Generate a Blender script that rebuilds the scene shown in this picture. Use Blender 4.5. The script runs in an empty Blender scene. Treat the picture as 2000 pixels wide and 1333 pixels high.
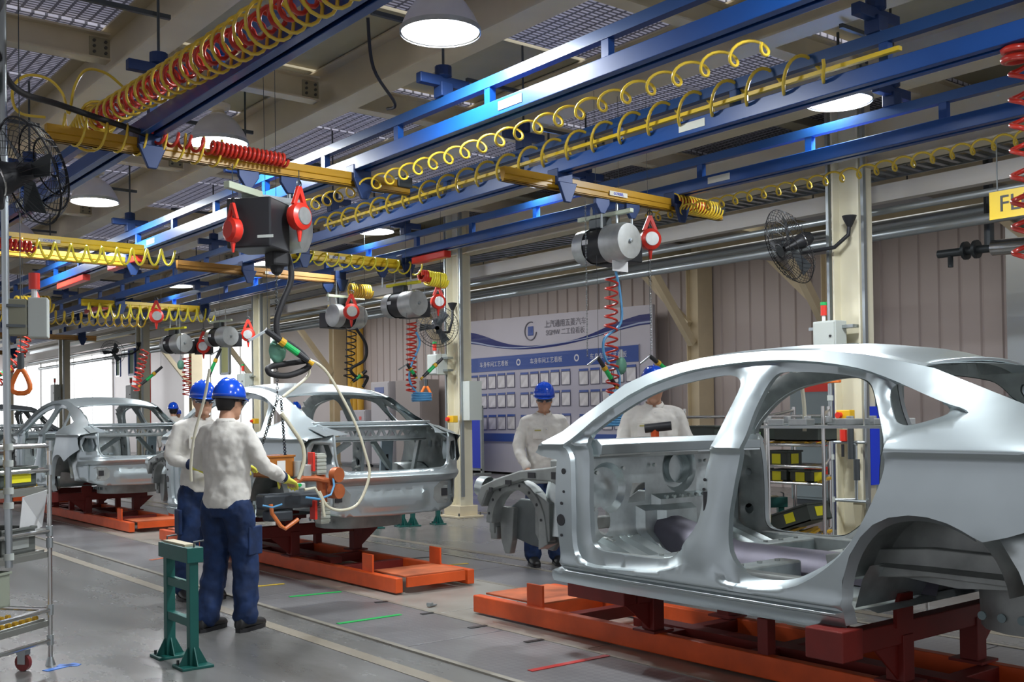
import bpy, bmesh, math, random
from math import sin, cos, pi, radians as R, sqrt, atan2
from mathutils import Vector as V, Matrix as M, Quaternion
from mathutils.geometry import delaunay_2d_cdt
random.seed(7)
S = bpy.context.scene
COL = S.collection
# ---------------------------------------------------------------- camera (units: metres; Y runs down the line, X across it)
FPX = 2080.0; YAW = R(38.25); PIT = R(.8); ROL = .013
cd = bpy.data.cameras.new('camera'); cam = bpy.data.objects.new('camera', cd); COL.objects.link(cam)
fw = V((sin(YAW)*cos(PIT), cos(YAW)*cos(PIT), sin(PIT))); r0 = V((cos(YAW), -sin(YAW), 0)); u0 = r0.cross(fw)
rt = r0*cos(ROL)-u0*sin(ROL); up = u0*cos(ROL)+r0*sin(ROL)
cam.matrix_world = M(((rt.x, up.x, -fw.x, 0), (rt.y, up.y, -fw.y, 0), (rt.z, up.z, -fw.z, 1.45), (0, 0, 0, 1)))
cd.sensor_width = 36; cd.lens = 36*FPX/2000; cd.shift_y = .059; cd.clip_start = .05; cd.clip_end = 200
cd.dof.use_dof = False
S.camera = cam
# ---------------------------------------------------------------- world, exposure
S.view_settings.view_transform = 'Standard'; S.view_settings.look = 'None'
S.view_settings.gamma = 1; S.view_settings.use_curve_mapping = False
S.view_settings.exposure = 0.0
wd = bpy.data.worlds.new('world'); S.world = wd; wd.use_nodes = True
wd.node_tree.nodes['Background'].inputs[0].default_value = (.90, .90, .97, 1)
wd.node_tree.nodes['Background'].inputs[1].default_value = .86
def area_light(name, loc, size, power, color=(1, 1, 1), rot=(0, 0, 0), size_y=None):
    l = bpy.data.lights.new(name, 'AREA'); l.energy = power; l.color = color; l.size = size
    if size_y: l.shape = 'RECTANGLE'; l.size_y = size_y
    o = bpy.data.objects.new(name, l); o.location = loc; o.rotation_euler = rot; COL.objects.link(o); return o
for x_, y_ in ((1.9, 6), (5.6, 6), (9.2, 6), (1.9, 20), (5.6, 20), (9.2, 20)):     # roof daylight falling on the open mezzanine deck from above
    area_light('roof_daylight', (x_, y_, 5.9), 3.4, 420, (.93, .93, 1), (0, 0, 0), 14)
LAMPS = [(3.8, 5.5), (3.75, 8.85), (3.65, 12.0), (3.65, 15.3), (7.15, 4.9), (7.15, 8.4), (7.15, 11.9), (7.15, 15.3), (7.15, 18.7),
         (3.7, 2.2), (7.15, 1.5)]
for x, y in LAMPS:      # the high-bay lamps' own light, one per bell, at its mouth
    l = bpy.data.lights.new('lamp_light', 'AREA'); l.shape = 'DISK'; l.size = .40; l.energy = 98; l.color = (.93, .97, 1)
    o = bpy.data.objects.new('lamp_light', l); o.location = (x, y, 3.86); COL.objects.link(o)
# side bay: added fill without fixtures, brightens the wall; far end: window daylight
area_light('side_bay_fill', (13, 8, 4.85), 3, 300, (1, .95, .92), (0, 0, 0), 20)
area_light('side_bay_fill', (13, 26, 4.85), 3, 420, (1, .96, .95), (0, 0, 0), 16)
area_light('daylight_far_end', (8, 60, 3.2), 14, 900, (.95, .97, 1), (R(-90), 0, 0), 4)

# ---------------------------------------------------------------- materials
MATS = {}
def mat(name, col, rough=.5, metal=0., noise=0., nscale=8., bump=0., emit=0., alpha=1., trans=0., coat=0.):
    if name in MATS: return MATS[name]
    m = bpy.data.materials.new(name); m.use_nodes = True; nt = m.node_tree; b = nt.nodes['Principled BSDF']
    c = (*col, 1)
    b.inputs['Base Color'].default_value = c; b.inputs['Roughness'].default_value = rough
    b.inputs['Metallic'].default_value = metal; b.inputs['Alpha'].default_value = alpha
    b.inputs['Transmission Weight'].default_value = trans; b.inputs['Coat Weight'].default_value = coat
    if emit: b.inputs['Emission Color'].default_value = c; b.inputs['Emission Strength'].default_value = emit
    if noise or bump:
        tc = nt.nodes.new('ShaderNodeTexCoord'); n = nt.nodes.new('ShaderNodeTexNoise')
        n.inputs['Scale'].default_value = nscale; n.inputs['Detail'].default_value = 5
        nt.links.new(tc.outputs['Object'], n.inputs['Vector'])
        if noise:
            mr = nt.nodes.new('ShaderNodeMapRange'); mr.inputs[1].default_value = .3; mr.inputs[2].default_value = .7
            mr.inputs[3].default_value = 1-noise; mr.inputs[4].default_value = 1+noise*.6
            nt.links.new(n.outputs['Fac'], mr.inputs[0])
            vm = nt.nodes.new('ShaderNodeVectorMath'); vm.operation = 'SCALE'; vm.inputs[0].default_value = col
            nt.links.new(mr.outputs[0], vm.inputs['Scale']); nt.links.new(vm.outputs[0], b.inputs['Base Color'])
        if bump:
            bp = nt.nodes.new('ShaderNodeBump'); bp.inputs['Strength'].default_value = bump; bp.inputs['Distance'].default_value = .01
            nt.links.new(n.outputs['Fac'], bp.inputs['Height']); nt.links.new(bp.outputs[0], b.inputs['Normal'])
    MATS[name] = m; return m
body = mat('bare_zinc_body', (.44, .50, .515), .36, .82, .06, 3)
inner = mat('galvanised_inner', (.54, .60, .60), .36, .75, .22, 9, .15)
innerd = mat('dull_shaded_inner_steel', (.30, .32, .31), .5, .6, .25, 7, .2)  # dull inner parts; its dark tone also puts shade into the wheel houses
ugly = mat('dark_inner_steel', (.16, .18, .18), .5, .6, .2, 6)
black = mat('black_plastic', (.018, .019, .022), .45)
rubber = mat('black_rubber', (.012, .012, .014), .65)
dgrey = mat('dark_grey_metal', (.07, .08, .085), .45, .5)
grey = mat('grey_paint', (.33, .37, .36), .45, 0, .08)
lgrey = mat('pale_grey_box', (.52, .56, .52), .45)
silver = mat('cast_aluminium', (.52, .54, .53), .42, .7, .12, 14)
chrome = mat('chromed_pipe', (.60, .60, .58), .22, .95)
zinc = mat('zinc_conduit', (.42, .46, .47), .35, .85)
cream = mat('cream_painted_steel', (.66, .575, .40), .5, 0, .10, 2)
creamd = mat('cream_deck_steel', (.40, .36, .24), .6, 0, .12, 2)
blue = mat('blue_rail_paint', (.004, .060, .26), .36, 0, .10, 3, coat=.12)
bluep = mat('blue_sheet', (.012, .045, .62), .45)
navy = mat('navy_trolley', (.012, .035, .12), .45, .2)
ochre = mat('ochre_beam_paint', (.50, .27, .015), .38, 0, .1, 3)
brightyel = mat('yellow_beam_paint', (.80, .55, .02), .38, 0, .06, 3)
browny = mat('orange_brown_beam', (.42, .21, .045), .45, 0, .1)
hoseY = mat('yellow_air_hose', (.72, .50, .04), .30, coat=.3)
hoseYb = mat('bright_yellow_air_hose', (.90, .76, .05), .30, coat=.3)
hoseR = mat('red_air_hose', (.55, .03, .015), .30, coat=.3)
hoseB = mat('pale_blue_air_hose', (.10, .34, .62), .35)
hoseC = mat('cream_air_hose', (.66, .63, .48), .35)
red = mat('red_enamel', (.72, .035, .02), .35)
orange = mat('orange_carrier_paint', (.66, .085, .010), .48, .0, .22, 5, .1)
maroon = mat('brick_red_carrier_paint', (.15, .007, .003), .55, 0, .25, 4)
orangep = mat('orange_plastic', (.85, .20, .03), .4)
copper = mat('copper_orange_arm', (.50, .14, .05), .4, .3, .2, 9)
teal = mat('teal_stand_paint', (.006, .105, .088), .42, .1, .1)
greenp = mat('green_grip', (.01, .42, .10), .4)
mgreen = mat('hammered_green', (.14, .34, .24), .5, .2, .1)
yellowl = mat('yellow_label', (.86, .80, .02), .5)
white = mat('white_paper', (.75, .76, .76), .6)
whitep = mat('white_painted', (.70, .70, .68), .5)
skin = mat('skin', (.50, .27, .17), .5, 0, .06, 12)
hair = mat('black_hair', (.012, .010, .010), .6)
shirt = mat('off_white_shirt_cloth', (.66, .64, .59), .85, 0, .07, 9, .5)
jean = mat('navy_work_trousers', (.004, .022, .085), .8, 0, .45, 11, .5)
helmet = mat('blue_hard_hat', (.004, .075, .62), .18, coat=.6)
lens = mat('dark_safety_lens', (.02, .03, .06), .08, .3, coat=1)
glove = mat('yellow_cotton_glove', (.78, .74, .10), .9, 0, .1, 30, .4)
leather = mat('black_shoe_leather', (.012, .012, .012), .45, 0, .2, 20)
binm = mat('grey_green_bin', (.060, .075, .065), .5)
amber = mat('amber_roller_wheel', (.62, .36, .02), .4)
orgbox = mat('orange_brown_bin', (.40, .14, .02), .5)
glow = mat('lamp_glow', (1, 1, 1), emit=14)
skyglow = mat('bright_window', (.95, .97, 1), emit=2.4)
refl = mat('spun_aluminium_reflector', (.74, .72, .72), .42, .25, .05)

# ---------------------------------------------------------------- geometry helper
class G:
    def __init__(s): s.v = []; s.f = []
    def add(s, vs, fs):
        n = len(s.v); s.v += [V(p) for p in vs]; s.f += [tuple(i+n for i in f) for f in fs]; return s
    def box(s, c, d, rot=None, tap=1.):
        x, y, z = d[0]/2, d[1]/2, d[2]/2
        vs = [V((i*x*(tap if k > 0 else 1), j*y*(tap if k > 0 else 1), k*z)) for k in (-1, 1) for j in (-1, 1) for i in (-1, 1)]
        if rot is not None:
            if not isinstance(rot, M): rot = M.Rotation(rot, 3, 'Z')
            vs = [rot @ p for p in vs]
        c = V(c)
        return s.add([p+c for p in vs], [(0, 2, 3, 1), (4, 5, 7, 6), (0, 1, 5, 4), (2, 6, 7, 3), (0, 4, 6, 2), (1, 3, 7, 5)])
    def b2(s, lo, hi): return s.box([(a+b)/2 for a, b in zip(lo, hi)], [abs(b-a) for a, b in zip(lo, hi)])
    def frame(s, d, upv=(0, 0, 1)):
        d = V(d).normalized(); u = V(upv)
        if abs(d.dot(u)) > .98: u = V((0, 1, 0)) if abs(d.y) < .9 else V((1, 0, 0))
        x = d.cross(u).normalized(); y = x.cross(d).normalized(); return x, y, d
    def sweep(s, pts, prof, upv=(0, 0, 1), caps=True, closed=True, scales=None):
        pts = [V(p) for p in pts]; n = len(prof); rings = []
        px = None
        for i, p in enumerate(pts):
            d = pts[min(i+1, len(pts)-1)]-pts[max(i-1, 0)]
            if px is None: x, y, dd = s.frame(d, upv)
            else:
                dd = d.normalized(); x = (px-dd*px.dot(dd)).normalized(); y = x.cross(dd)*1.0
            px = x; sc = scales[i] if scales else 1
            rings.append([p+x*a*sc+y*b*sc for a, b in prof])
        vs = [q for r_ in rings for q in r_]; fs = []
        for i in range(len(pts)-1):
            for j in range(n if closed else n-1):
                k = (j+1) % n; fs.append((i*n+j, i*n+k, (i+1)*n+k, (i+1)*n+j))
        if caps and closed: fs += [tuple(range(n))[::-1], tuple((len(pts)-1)*n+j for j in range(n))]
        return s.add(vs, fs)
    def bar(s, p, q, w, h=None, upv=(0, 0, 1)):
        h = h or w; return s.sweep([p, q], [(-w/2, -h/2), (w/2, -h/2), (w/2, h/2), (-w/2, h/2)], upv)
    def tube(s, pts, r, n=8, scales=None):
        return s.sweep(pts, [(r*cos(2*pi*k/n), r*sin(2*pi*k/n)) for k in range(n)], scales=scales)
    def cyl(s, p, q, r, r2=None, n=16):
        return s.tube([p, q], r, n, [1, (r2/r if r2 is not None else 1)])
    def lathe(s, prof, o=(0, 0, 0), d=(0, 0, 1), n=24, cap=False):
        x, y, z = s.frame(d, (1, 0, 0) if abs(V(d).normalized().z) > .9 else (0, 0, 1)); o = V(o); vs = []; fs = []; m = len(prof)
        for k in range(n):
            a = 2*pi*k/n
            for r_, h in prof: vs.append(o+x*r_*cos(a)+y*r_*sin(a)+z*h)
        for k in range(n):
            for j in range(m-1):
                k2 = (k+1) % n; fs.append((k*m+j, k2*m+j, k2*m+j+1, k*m+j+1))
        if cap: fs += [tuple(k*m for k in range(n))[::-1], tuple(k*m+m-1 for k in range(n))]
        return s.add(vs, fs)
    def ball(s, c, r, n=12, sc=(1, 1, 1)):
        vs = []; fs = []; m = n//2+1
        for j in range(m):
            t = pi*j/(m-1)
            for k in range(n):
                a = 2*pi*k/n; vs.append((c[0]+r*sc[0]*sin(t)*cos(a), c[1]+r*sc[1]*sin(t)*sin(a), c[2]+r*sc[2]*cos(t)))
        for j in range(m-1):
            for k in range(n): fs.append((j*n+k, (j+1)*n+k, (j+1)*n+(k+1) % n, j*n+(k+1) % n))
        return s.add(vs, fs)
    def coil(s, pts, Rr, r, turns, n=5, per=14, sag=0., flat=1., ph=0., bunch=0.):
        pts = [V(p) for p in pts]
        L = [0.]
        for a, b in zip(pts, pts[1:]): L.append(L[-1]+(b-a).length)
        def at(t):
            d = t*L[-1]
            for i in range(len(L)-1):
                if d <= L[i+1]+1e-9: return pts[i].lerp(pts[i+1], (d-L[i])/max(1e-9, L[i+1]-L[i])), (pts[i+1]-pts[i]).normalized()
            return pts[-1], (pts[-1]-pts[-2]).normalized()
        P = []; N = int(turns*per)
        for i in range(N+1):
            t = i/N; c, d = at(min(1, max(0, t+bunch*sin(2*pi*turns*t+ph-pi/2+pi)/(2*pi*turns)))); x, y, dd = s.frame(d); a = 2*pi*turns*t+ph
            rr = Rr(t) if callable(Rr) else Rr
            P.append(c+x*rr*flat*cos(a)+y*rr*sin(a)+V((0, 0, -sag*sin(pi*t))))
        return s.tube(P, r, n)
    def prism(s, poly, o, ax, ay, depth):
        o = V(o); ax = V(ax); ay = V(ay); d = ax.cross(ay).normalized()*depth; n = len(poly)
        vs = [o+ax*a+ay*b for a, b in poly]; vs += [p+d for p in vs]
        return s.add(vs, [tuple(range(n))[::-1], tuple(range(n, 2*n))]+[(j, (j+1) % n, n+(j+1) % n, n+j) for j in range(n)])
    def build(s, name, m, parent=None, smooth=False, bevel=0., kind=None, label=None, ang=35, org=None, fix=True):
        o0 = V(org) if org is not None else (V(parent['_o']) if parent is not None else V((0, 0, 0)))
        me = bpy.data.meshes.new(name); me.from_pydata([tuple(p-o0) for p in s.v], [], s.f)
        if fix:
            bm = bmesh.new(); bm.from_mesh(me); bmesh.ops.recalc_face_normals(bm, faces=bm.faces); bm.to_mesh(me); bm.free()
        if smooth:
            me.polygons.foreach_set('use_smooth', [True]*len(me.polygons)); me.set_sharp_from_angle(angle=R(ang))
        me.materials.append(m); o = bpy.data.objects.new(name, me); COL.objects.link(o)
        o['_o'] = tuple(o0)
        if parent is not None: o.parent = parent
        elif org is not None: o.location = o0
        if bevel:
            b = o.modifiers.new('bevel', 'BEVEL'); b.width = bevel; b.segments = 2; b.limit_method = 'ANGLE'; b.angle_limit = R(40)
        if kind: o['kind'] = kind
        if label: o['label'] = label
        return o
def tag(o, label, cat, group=None, kind=None):
    o['label'] = label; o['category'] = cat
    if group: o['group'] = group
    if kind: o['kind'] = kind
    return o
def thing(name, label, cat, loc=(0, 0, 0), group=None, rz=0.):
    o = bpy.data.objects.new(name, None); COL.objects.link(o); o.location = loc; o.rotation_euler.z = rz
    o['_o'] = tuple(loc) ; o.empty_display_size = .1
    return tag(o, label, cat, group)
def local(name, label, cat, loc, group=None, rz=0.):   # parts are given in the thing's own frame
    o = thing(name, label, cat, loc, group, rz); o['_o'] = (0, 0, 0); return o
KIDS = {}
def kids(o):
    return [c for c in COL.objects if c.parent is o]
def copy_tree(o, loc=None, label=None, rz=None, group=None):
    if o.name not in KIDS:
        KIDS[o.name] = [(c, kids(c)) for c in kids(o)]
    r_ = o.copy(); COL.objects.link(r_)
    if loc is not None: r_.location = loc
    if rz is not None: r_.rotation_euler.z = rz
    if label: r_['label'] = label
    if group: r_['group'] = group
    for c, gs in KIDS[o.name]:
        c2 = c.copy(); COL.objects.link(c2); c2.parent = r_
        for g_ in gs:
            g2 = g_.copy(); COL.objects.link(g2); g2.parent = c2
    return r_
def text(body_, size, m, parent=None, loc=(0, 0, 0), x=(1, 0, 0), y=(0, 0, 1), name='lettering', ext=.002, align='CENTER'):
    cu = bpy.data.curves.new(name, 'FONT'); cu.body = body_; cu.size = size; cu.extrude = ext; cu.align_x = align; cu.align_y = 'CENTER'
    o = bpy.data.objects.new(name, cu); COL.objects.link(o); cu.materials.append(m)
    x = V(x).normalized(); y = V(y).normalized(); z = x.cross(y)
    off = V(loc)-(V(parent['_o']) if parent is not None else V((0, 0, 0)))
    o.matrix_basis = M(((x.x, y.x, z.x, off.x), (x.y, y.y, z.y, off.y), (x.z, y.z, z.z, off.z), (0, 0, 0, 1)))
    me = bpy.data.meshes.new_from_object(o); mw = o.matrix_basis.copy(); bpy.data.objects.remove(o)
    o = bpy.data.objects.new(name, me); COL.objects.link(o); o.matrix_basis = mw
    if parent is not None: o.parent = parent
    return o
# ================================================================ SETTING
def struct(g, name, m, **k):
    o = g.build(name, m, kind='structure', **k); return o
def floor_mat():
    m = bpy.data.materials.new('polished_concrete'); m.use_nodes = True; nt = m.node_tree; b = nt.nodes['Principled BSDF']
    tc = nt.nodes.new('ShaderNodeTexCoord'); n1 = nt.nodes.new('ShaderNodeTexNoise'); n1.inputs['Scale'].default_value = .6; n1.inputs['Detail'].default_value = 8
    n1.inputs['Roughness'].default_value = .65
    mp = nt.nodes.new('ShaderNodeMapping'); mp.inputs['Scale'].default_value = (1.6, .5, 1)
    cr = nt.nodes.new('ShaderNodeValToRGB'); cr.color_ramp.elements[0].position = .3; cr.color_ramp.elements[1].position = .72
    cr.color_ramp.elements[0].color = (.105, .103, .095, 1); cr.color_ramp.elements[1].color = (.225, .225, .22, 1)
    nt.links.new(tc.outputs['Object'], mp.inputs[0]); nt.links.new(mp.outputs[0], n1.inputs['Vector']); nt.links.new(n1.outputs['Fac'], cr.inputs[0])
    nt.links.new(cr.outputs[0], b.inputs['Base Color'])
    mr = nt.nodes.new('ShaderNodeMapRange'); mr.inputs[3].default_value = .16; mr.inputs[4].default_value = .38
    nt.links.new(n1.outputs['Fac'], mr.inputs[0]); nt.links.new(mr.outputs[0], b.inputs['Roughness'])
    b.inputs['Specular IOR Level'].default_value = .55
    return m
G().b2((-14, -8, -.1), (17.1, 80, 0)).build('floor', floor_mat(), kind='structure')
def checker_mat():
    m = bpy.data.materials.new('checker_plate_steel'); m.use_nodes = True; nt = m.node_tree; b = nt.nodes['Principled BSDF']
    tc = nt.nodes.new('ShaderNodeTexCoord'); w = nt.nodes.new('ShaderNodeTexChecker'); w.inputs['Scale'].default_value = 26
    mp = nt.nodes.new('ShaderNodeMapping'); mp.inputs['Rotation'].default_value = (0, 0, R(45))
    n = nt.nodes.new('ShaderNodeTexNoise'); n.inputs['Scale'].default_value = 1.3; n.inputs['Detail'].default_value = 6
    mx = nt.nodes.new('ShaderNodeMix'); mx.data_type = 'RGBA'
    cr = nt.nodes.new('ShaderNodeValToRGB'); cr.color_ramp.elements[0].color = (.15, .148, .15, 1); cr.color_ramp.elements[1].color = (.30, .30, .31, 1)
    cr.color_ramp.elements[0].position = .3; cr.color_ramp.elements[1].position = .75
    nt.links.new(tc.outputs['Object'], mp.inputs[0]); nt.links.new(mp.outputs[0], w.inputs[0]); nt.links.new(tc.outputs['Object'], n.inputs['Vector'])
    nt.links.new(n.outputs['Fac'], cr.inputs[0]); nt.links.new(cr.outputs[0], mx.inputs[6])
    mx.inputs[7].default_value = (.17, .17, .18, 1); m2 = nt.nodes.new('ShaderNodeMath'); m2.operation = 'MULTIPLY'; m2.inputs[1].default_value = .45
    nt.links.new(w.outputs['Fac'], m2.inputs[0]); nt.links.new(m2.outputs[0], mx.inputs[0]); nt.links.new(mx.outputs[2], b.inputs['Base Color'])
    bp = nt.nodes.new('ShaderNodeBump'); bp.inputs['Strength'].default_value = .5; bp.inputs['Distance'].default_value = .004
    nt.links.new(w.outputs['Fac'], bp.inputs['Height']); nt.links.new(bp.outputs[0], b.inputs['Normal'])
    b.inputs['Roughness'].default_value = .33; b.inputs['Metallic'].default_value = .35
    return m
ck = checker_mat()
plate_me = {}
trackway = thing('track_plating', 'wide strip of checker steel plates in the floor under the car line', 'floor plate')
trackway['kind'] = 'structure'
for (x0, x1) in ((3.62, 4.40), (5.58, 6.36)):
    y = -1.5
    while y < 40:
        g = G().box(((x0+x1)/2, y+1.2, .004), (x1-x0-.008, 2.39, .008)); g.build('floor_plate', ck, trackway, bevel=.002); y += 2.4
smooth_plate = mat('pale_track_plate', (.36, .35, .31), .35, .3, .15, 3)
y = -1.5
while y < 40:
    G().box((4.99, y+.8, .005), (1.16, 1.59, .01)).build('track_plate', smooth_plate, trackway, bevel=.002); y += 1.6
edge = mat('track_edge_angle', (.33, .31, .26), .4, .4, .15)
for x in (3.60, 4.41, 5.57, 6.38):
    G().b2((x-.02, -2, 0), (x+.02, 40, .012)).build('edge_angle', edge, trackway)
# concrete joint bands
for x in (3.30, 6.75, 9.6): struct(G().b2((x-.05, -4, 0), (x+.05, 44, .003)), 'trim_1', mat('floor_joint_filler', (.25, .22, .17), .5, 0, .1))
# far side wall of ribbed sheet, bays between wall columns
def wall_mat():
    m = bpy.data.materials.new('ribbed_wall_sheet'); m.use_nodes = True; nt = m.node_tree; b = nt.nodes['Principled BSDF']
    tc = nt.nodes.new('ShaderNodeTexCoord'); n = nt.nodes.new('ShaderNodeTexNoise'); n.inputs['Scale'].default_value = .5
    cr = nt.nodes.new('ShaderNodeValToRGB'); cr.color_ramp.elements[0].color = (.46, .41, .40, 1); cr.color_ramp.elements[1].color = (.64, .58, .57, 1)
    nt.links.new(tc.outputs['Object'], n.inputs['Vector']); nt.links.new(n.outputs['Fac'], cr.inputs[0]); nt.links.new(cr.outputs[0], b.inputs['Base Color'])
    b.inputs['Roughness'].default_value = .45; return m
wm = wall_mat()
g = G(); y = -8.; prof = []
while y < 30.4:
    prof += [(y, 17.0), (y+.30, 17.0), (y+.32, 17.035), (y+.35, 17.035), (y+.37, 17.0)]; y += .37
n = len(prof); vs = [(x, yy, 0) for yy, x in prof]+[(x, yy, 6.2) for yy, x in prof]
g.add(vs, [(i, i+1, n+i+1, n+i) for i in range(n-1)]).build('wall_right', wm, kind='structure', fix=False)
g = G().b2((17.02, 30.3, 0), (17.1, 35.2, 6.2)).b2((17.02, 44.0, 0), (17.1, 53, 6.2)).b2((17.02, 35.2, 5.2), (17.1, 44, 6.2)).b2((17.02, 53, 4.9), (17.1, 79, 6.2)).b2((17.02, 53, 0), (17.1, 79, .6)); g.build('wall_right_far', wm, kind='structure')
g = G().b2((-14, 78.9, 5.2), (17.1, 79.1, 6.2)).b2((-14, 78.9, 0), (17.1, 79.1, .5)); g.build('wall_back', mat('pale_back_wall', (.62, .58, .56), .6), kind='structure')
# bright glazed bays at the far end, each its own window with frame and panes
wn = 0
def window(x0, y0, x1, y1, z0, z1, nx, nz):
    global wn; wn += 1
    d = V((x1-x0, y1-y0, 0)); L = d.length; d.normalize(); nrm = d.cross(V((0, 0, 1)))
    t = local('window_%d' % wn, 'tall bright window bay', 'window', (x0, y0, 0)); t['kind'] = 'structure'; del t['category']; del t['label']
    t['_o'] = (x0, y0, 0)
    g = G()
    for i in range(nx+1):
        p = V((x0, y0, 0))+d*L*i/nx; g.bar(p+V((0, 0, z0)), p+V((0, 0, z1)), .09)
    for k in range(nz+1):
        z = z0+(z1-z0)*k/nz; g.bar((x0, y0, z), (x1, y1, z), .09)
    g.build('window_frame', whitep, t)
    for i in range(nx):
        for k in range(nz):
            a = V((x0, y0, 0))+d*(L*i/nx+.05); b = V((x0, y0, 0))+d*(L*(i+1)/nx-.05)
            za = z0+(z1-z0)*k/nz+.05; zb = z0+(z1-z0)*(k+1)/nz-.05
            G().add([a+V((0, 0, za)), b+V((0, 0, za)), b+V((0, 0, zb)), a+V((0, 0, zb))], [(0, 1, 2, 3)]).build('pane', skyglow, t, fix=False)
window(17.0, 35.3, 17.0, 43.9, .05, 5.15, 3, 1); window(17.0, 53.2, 17.0, 66, .6, 4.9, 4, 1); window(17.0, 66.2, 17.0, 78.8, .6, 4.9, 4, 1)
window(7.6, 79, 16.8, 79, .5, 5.2, 4, 1); window(-2, 79, 7.4, 79, .5, 5.2, 4, 1)
# mezzanine deck above: solid soffit high up, grating panels below it
struct(G().b2((-14, -8, 6.0), (17.1, 80, 6.1)), 'ceiling', mat('soffit', (.34, .32, .28), .8))
def grating():
    m = bpy.data.materials.new('wire_grating'); m.use_nodes = True; nt = m.node_tree; b = nt.nodes['Principled BSDF']
    tc = nt.nodes.new('ShaderNodeTexCoord'); w = nt.nodes.new('ShaderNodeTexBrick'); w.offset = 0
    w.inputs['Scale'].default_value = 1; w.inputs['Mortar Size'].default_value = .012; w.inputs['Brick Width'].default_value = .10; w.inputs['Row Height'].default_value = .05
    w.inputs['Color1'].default_value = (.66, .66, .72, 1); w.inputs['Color2'].default_value = (.56, .56, .62, 1); w.inputs['Mortar'].default_value = (.13, .13, .15, 1)
    nt.links.new(tc.outputs['Object'], w.inputs['Vector']); nt.links.new(w.outputs['Color'], b.inputs['Base Color'])
    b.inputs['Roughness'].default_value = .5; b.inputs['Metallic'].default_value = .2
    # daylight comes through the wire: the panel passes light from above
    tr = nt.nodes.new('ShaderNodeBsdfTranslucent'); nt.links.new(w.outputs['Color'], tr.inputs[0]); ms = nt.nodes.new('ShaderNodeMixShader'); ms.inputs[0].default_value = .55
    out = nt.nodes['Material Output']; nt.links.new(b.outputs[0], ms.inputs[1]); nt.links.new(tr.outputs[0], ms.inputs[2]); nt.links.new(ms.outputs[0], out.inputs[0])
    return m
gr = grating()
deck = thing('mezzanine_deck', 'steel mezzanine deck of wire grating and sheet panels over the line', 'ceiling deck', (0, 0, 0)); deck['kind'] = 'structure'
BX = [-.9, 1.0, 2.85, 4.72, 6.5, 8.3, 10.2, 12.4]      # longitudinal I-beams
LY = [-1.2, 2.1, 5.35, 8.7, 12.0, 15.4, 18.8, 22.2, 25.6, 29, 32.4, 35.8]
random.seed(3)
for i in range(len(BX)-1):
    for j in range(len(LY)-1):
        for h in range(2):
            y0 = LY[j]+(LY[j+1]-LY[j])*h/2; y1 = LY[j]+(LY[j+1]-LY[j])*(h+1)/2
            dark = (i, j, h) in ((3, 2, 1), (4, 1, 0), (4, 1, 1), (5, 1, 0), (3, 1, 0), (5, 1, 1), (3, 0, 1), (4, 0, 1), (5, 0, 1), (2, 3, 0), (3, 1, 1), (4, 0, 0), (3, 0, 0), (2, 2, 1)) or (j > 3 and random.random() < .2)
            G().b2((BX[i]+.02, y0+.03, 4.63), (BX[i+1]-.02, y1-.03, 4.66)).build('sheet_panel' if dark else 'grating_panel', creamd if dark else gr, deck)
def ibeam(g, p, q, h, w, tf=.016, tw=.012):
    p = V(p); q = V(q)
    g.bar(p+V((0, 0, -tf/2)), q+V((0, 0, -tf/2)), w, tf); g.bar(p+V((0, 0, -h+tf/2)), q+V((0, 0, -h+tf/2)), w, tf)
    return g.bar(p+V((0, 0, -h/2)), q+V((0, 0, -h/2)), tw, h-2*tf)
for k, x in enumerate(BX):
    o = ibeam(G(), (x, -3, 4.62), (x, 36, 4.62), .38, .24).build('deck_beam', cream); tag(o, ['far-left', 'left', 'third-from-left', 'fourth-from-left', 'fifth-from-left', 'sixth-from-left', 'seventh-from-left', 'rightmost'][k]+' cream I-beam running down the line under the deck', 'beam', 'longitudinal deck beams')
bolt = mat('bolt_heads', (.12, .12, .11), .5, .5)
for j, y in enumerate(LY):
    t = thing('cross_beam', 'cream cross I-beam with bolted splice plates, number %s from the camera' % ['one', 'two', 'three', 'four', 'five', 'six', 'seven', 'eight', 'nine', 'ten', 'eleven', 'twelve'][j], 'beam', (0, y, 4.3), 'cross beams under the deck')
    g = G()
    for i in range(len(BX)-1): ibeam(g, (BX[i]+.09, y, 4.56), (BX[i+1]-.09, y, 4.56), .22, .14)
    g.build('web_and_flanges', cream, t)
    if j < 7:
        for x in BX[1:7]:
            for s_ in (-1, 1):
                g = G().box((x+s_*.16, y-.012, 4.45), (.16, .014, .15)); sp = g.build('splice_plate', creamd, t)
                g = G()
                for dx in (-.045, .045):
                    for dz in (-.045, 0, .045): g.cyl((x+s_*.16+dx, y-.018, 4.45+dz), (x+s_*.16+dx, y-.034, 4.45+dz), .013, n=6)
                g.build('bolts', bolt, sp)
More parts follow.
